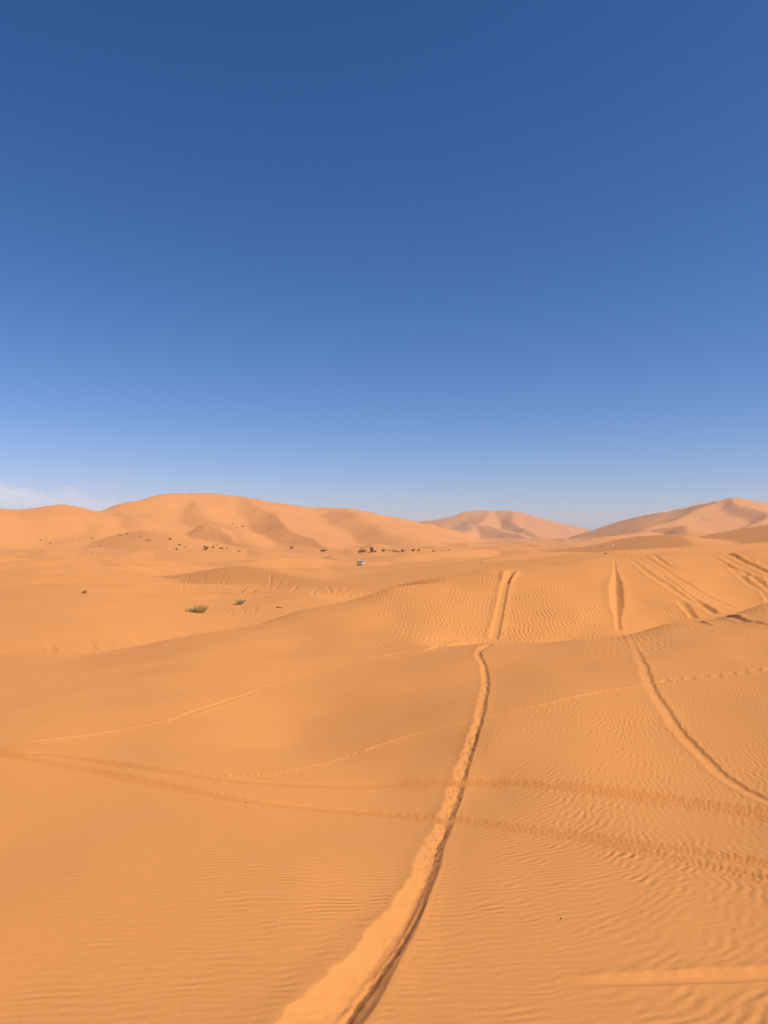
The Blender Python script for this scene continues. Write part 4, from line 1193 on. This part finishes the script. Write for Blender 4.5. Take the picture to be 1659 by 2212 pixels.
        skin_mesh('hair', {'a': (0, -.02, 1.745, .085, .09), 'b': (0, -.05, 1.69, .075, .06)}, [('a', 'b')], M_HAIR, e_)
    else:
        bm = bmesh.new(); n_ = 20; rows = []
        for zz, rx, ry in ((.06, .27, .23), (.35, .25, .21), (.7, .22, .18), (.95, .20, .16), (1.15, .19, .145), (1.32, .215, .15), (1.42, .17, .12), (1.48, .09, .08)):
            rows.append([bm.verts.new((rx * math.cos(2 * math.pi * i / n_) * (1 + .05 * math.cos(5 * 2 * math.pi * i / n_) * (1.2 - zz)), ry * math.sin(2 * math.pi * i / n_) * (1 + .05 * math.sin(7 * 2 * math.pi * i / n_) * (1.2 - zz)), zz)) for i in range(n_)])
        for a in range(len(rows) - 1):
            for i in range(n_):
                bm.faces.new((rows[a][i], rows[a][(i + 1) % n_], rows[a + 1][(i + 1) % n_], rows[a + 1][i])).smooth = True
        me = bpy.data.meshes.new('robe'); bm.to_mesh(me); bm.free(); me.materials.append(robe)
        o_ = bpy.data.objects.new('robe', me); COL.objects.link(o_); o_.parent = e_
        for n2 in ('l', 'r'):
            garment('sleeve', {'j': {n2 + 'sh': (.035, 0), n2 + 'el': (.045, 0), n2 + 'wr': (.06, .03)}, 'b': [(n2 + 'sh', n2 + 'el'), (n2 + 'el', n2 + 'wr')]}, robe)
        skin_mesh('headscarf', {'a': (0, -.01, 1.75, .095, .105), 'b': (0, -.03, 1.68, .10, .10), 'c': (0, -.03, 1.56, .09, .09)}, [('a', 'b'), ('b', 'c')], scarf, e_)
    return e_
side = Vector((-FWD.y, FWD.x, 0))
p1 = Vector((vx, vy, vz)) + FWD * 1.55 - side * .50
person('person', (p1.x, p1.y, vz + 1.055), math.pi + .3, 'person in a white shirt and dark trousers standing on the bonnet of the white vehicle', plain('white_cotton', (.82, .80, .76), .8), plain('dark_denim', (.035, .032, .035), .8))
px_, py_, pz_ = spot(1409, 2222.5, 200, 600)
person('person', (px_, py_, pz_), 2.6, 'person in a long reddish-brown robe standing left of the white vehicle', None, None, plain('brown_cloth', (.20, .055, .018), .85), plain('brown_scarf', (.10, .03, .012), .85))

# tiny white tent far away on the right
tx, ty, tz = spot(2412, 2149, 300, 3000)
e = bpy.data.objects.new('tent', None); COL.objects.link(e); e.location = (tx, ty, tz - .05); e.rotation_euler = (0, 0, .5)
tag(e, 'tiny white tent far away on the sand at the right, above the brown ridge', 'tent')
k_ = ty / FPX / 3.9375 * 2.8
mesh_obj('canopy', [(-k_, -k_, .5 * k_), (k_, -k_, .5 * k_), (k_, k_, .5 * k_), (-k_, k_, .5 * k_), (-.4 * k_, 0, 1.7 * k_), (.4 * k_, 0, 1.7 * k_)], [(0, 1, 5, 4), (2, 3, 4, 5), (1, 2, 5), (3, 0, 4), (3, 2, 1, 0)], M_WHITE, e)
mesh_obj('wall', [(-.95 * k_, -.95 * k_, 0), (.95 * k_, -.95 * k_, 0), (.95 * k_, .95 * k_, 0), (-.95 * k_, .95 * k_, 0), (-.95 * k_, -.95 * k_, .55 * k_), (.95 * k_, -.95 * k_, .55 * k_), (.95 * k_, .95 * k_, .55 * k_), (-.95 * k_, .95 * k_, .55 * k_)], [(0, 1, 5, 4), (1, 2, 6, 5), (2, 3, 7, 6), (3, 0, 4, 7)], plain('canvas', (.75, .72, .66), .8), e)
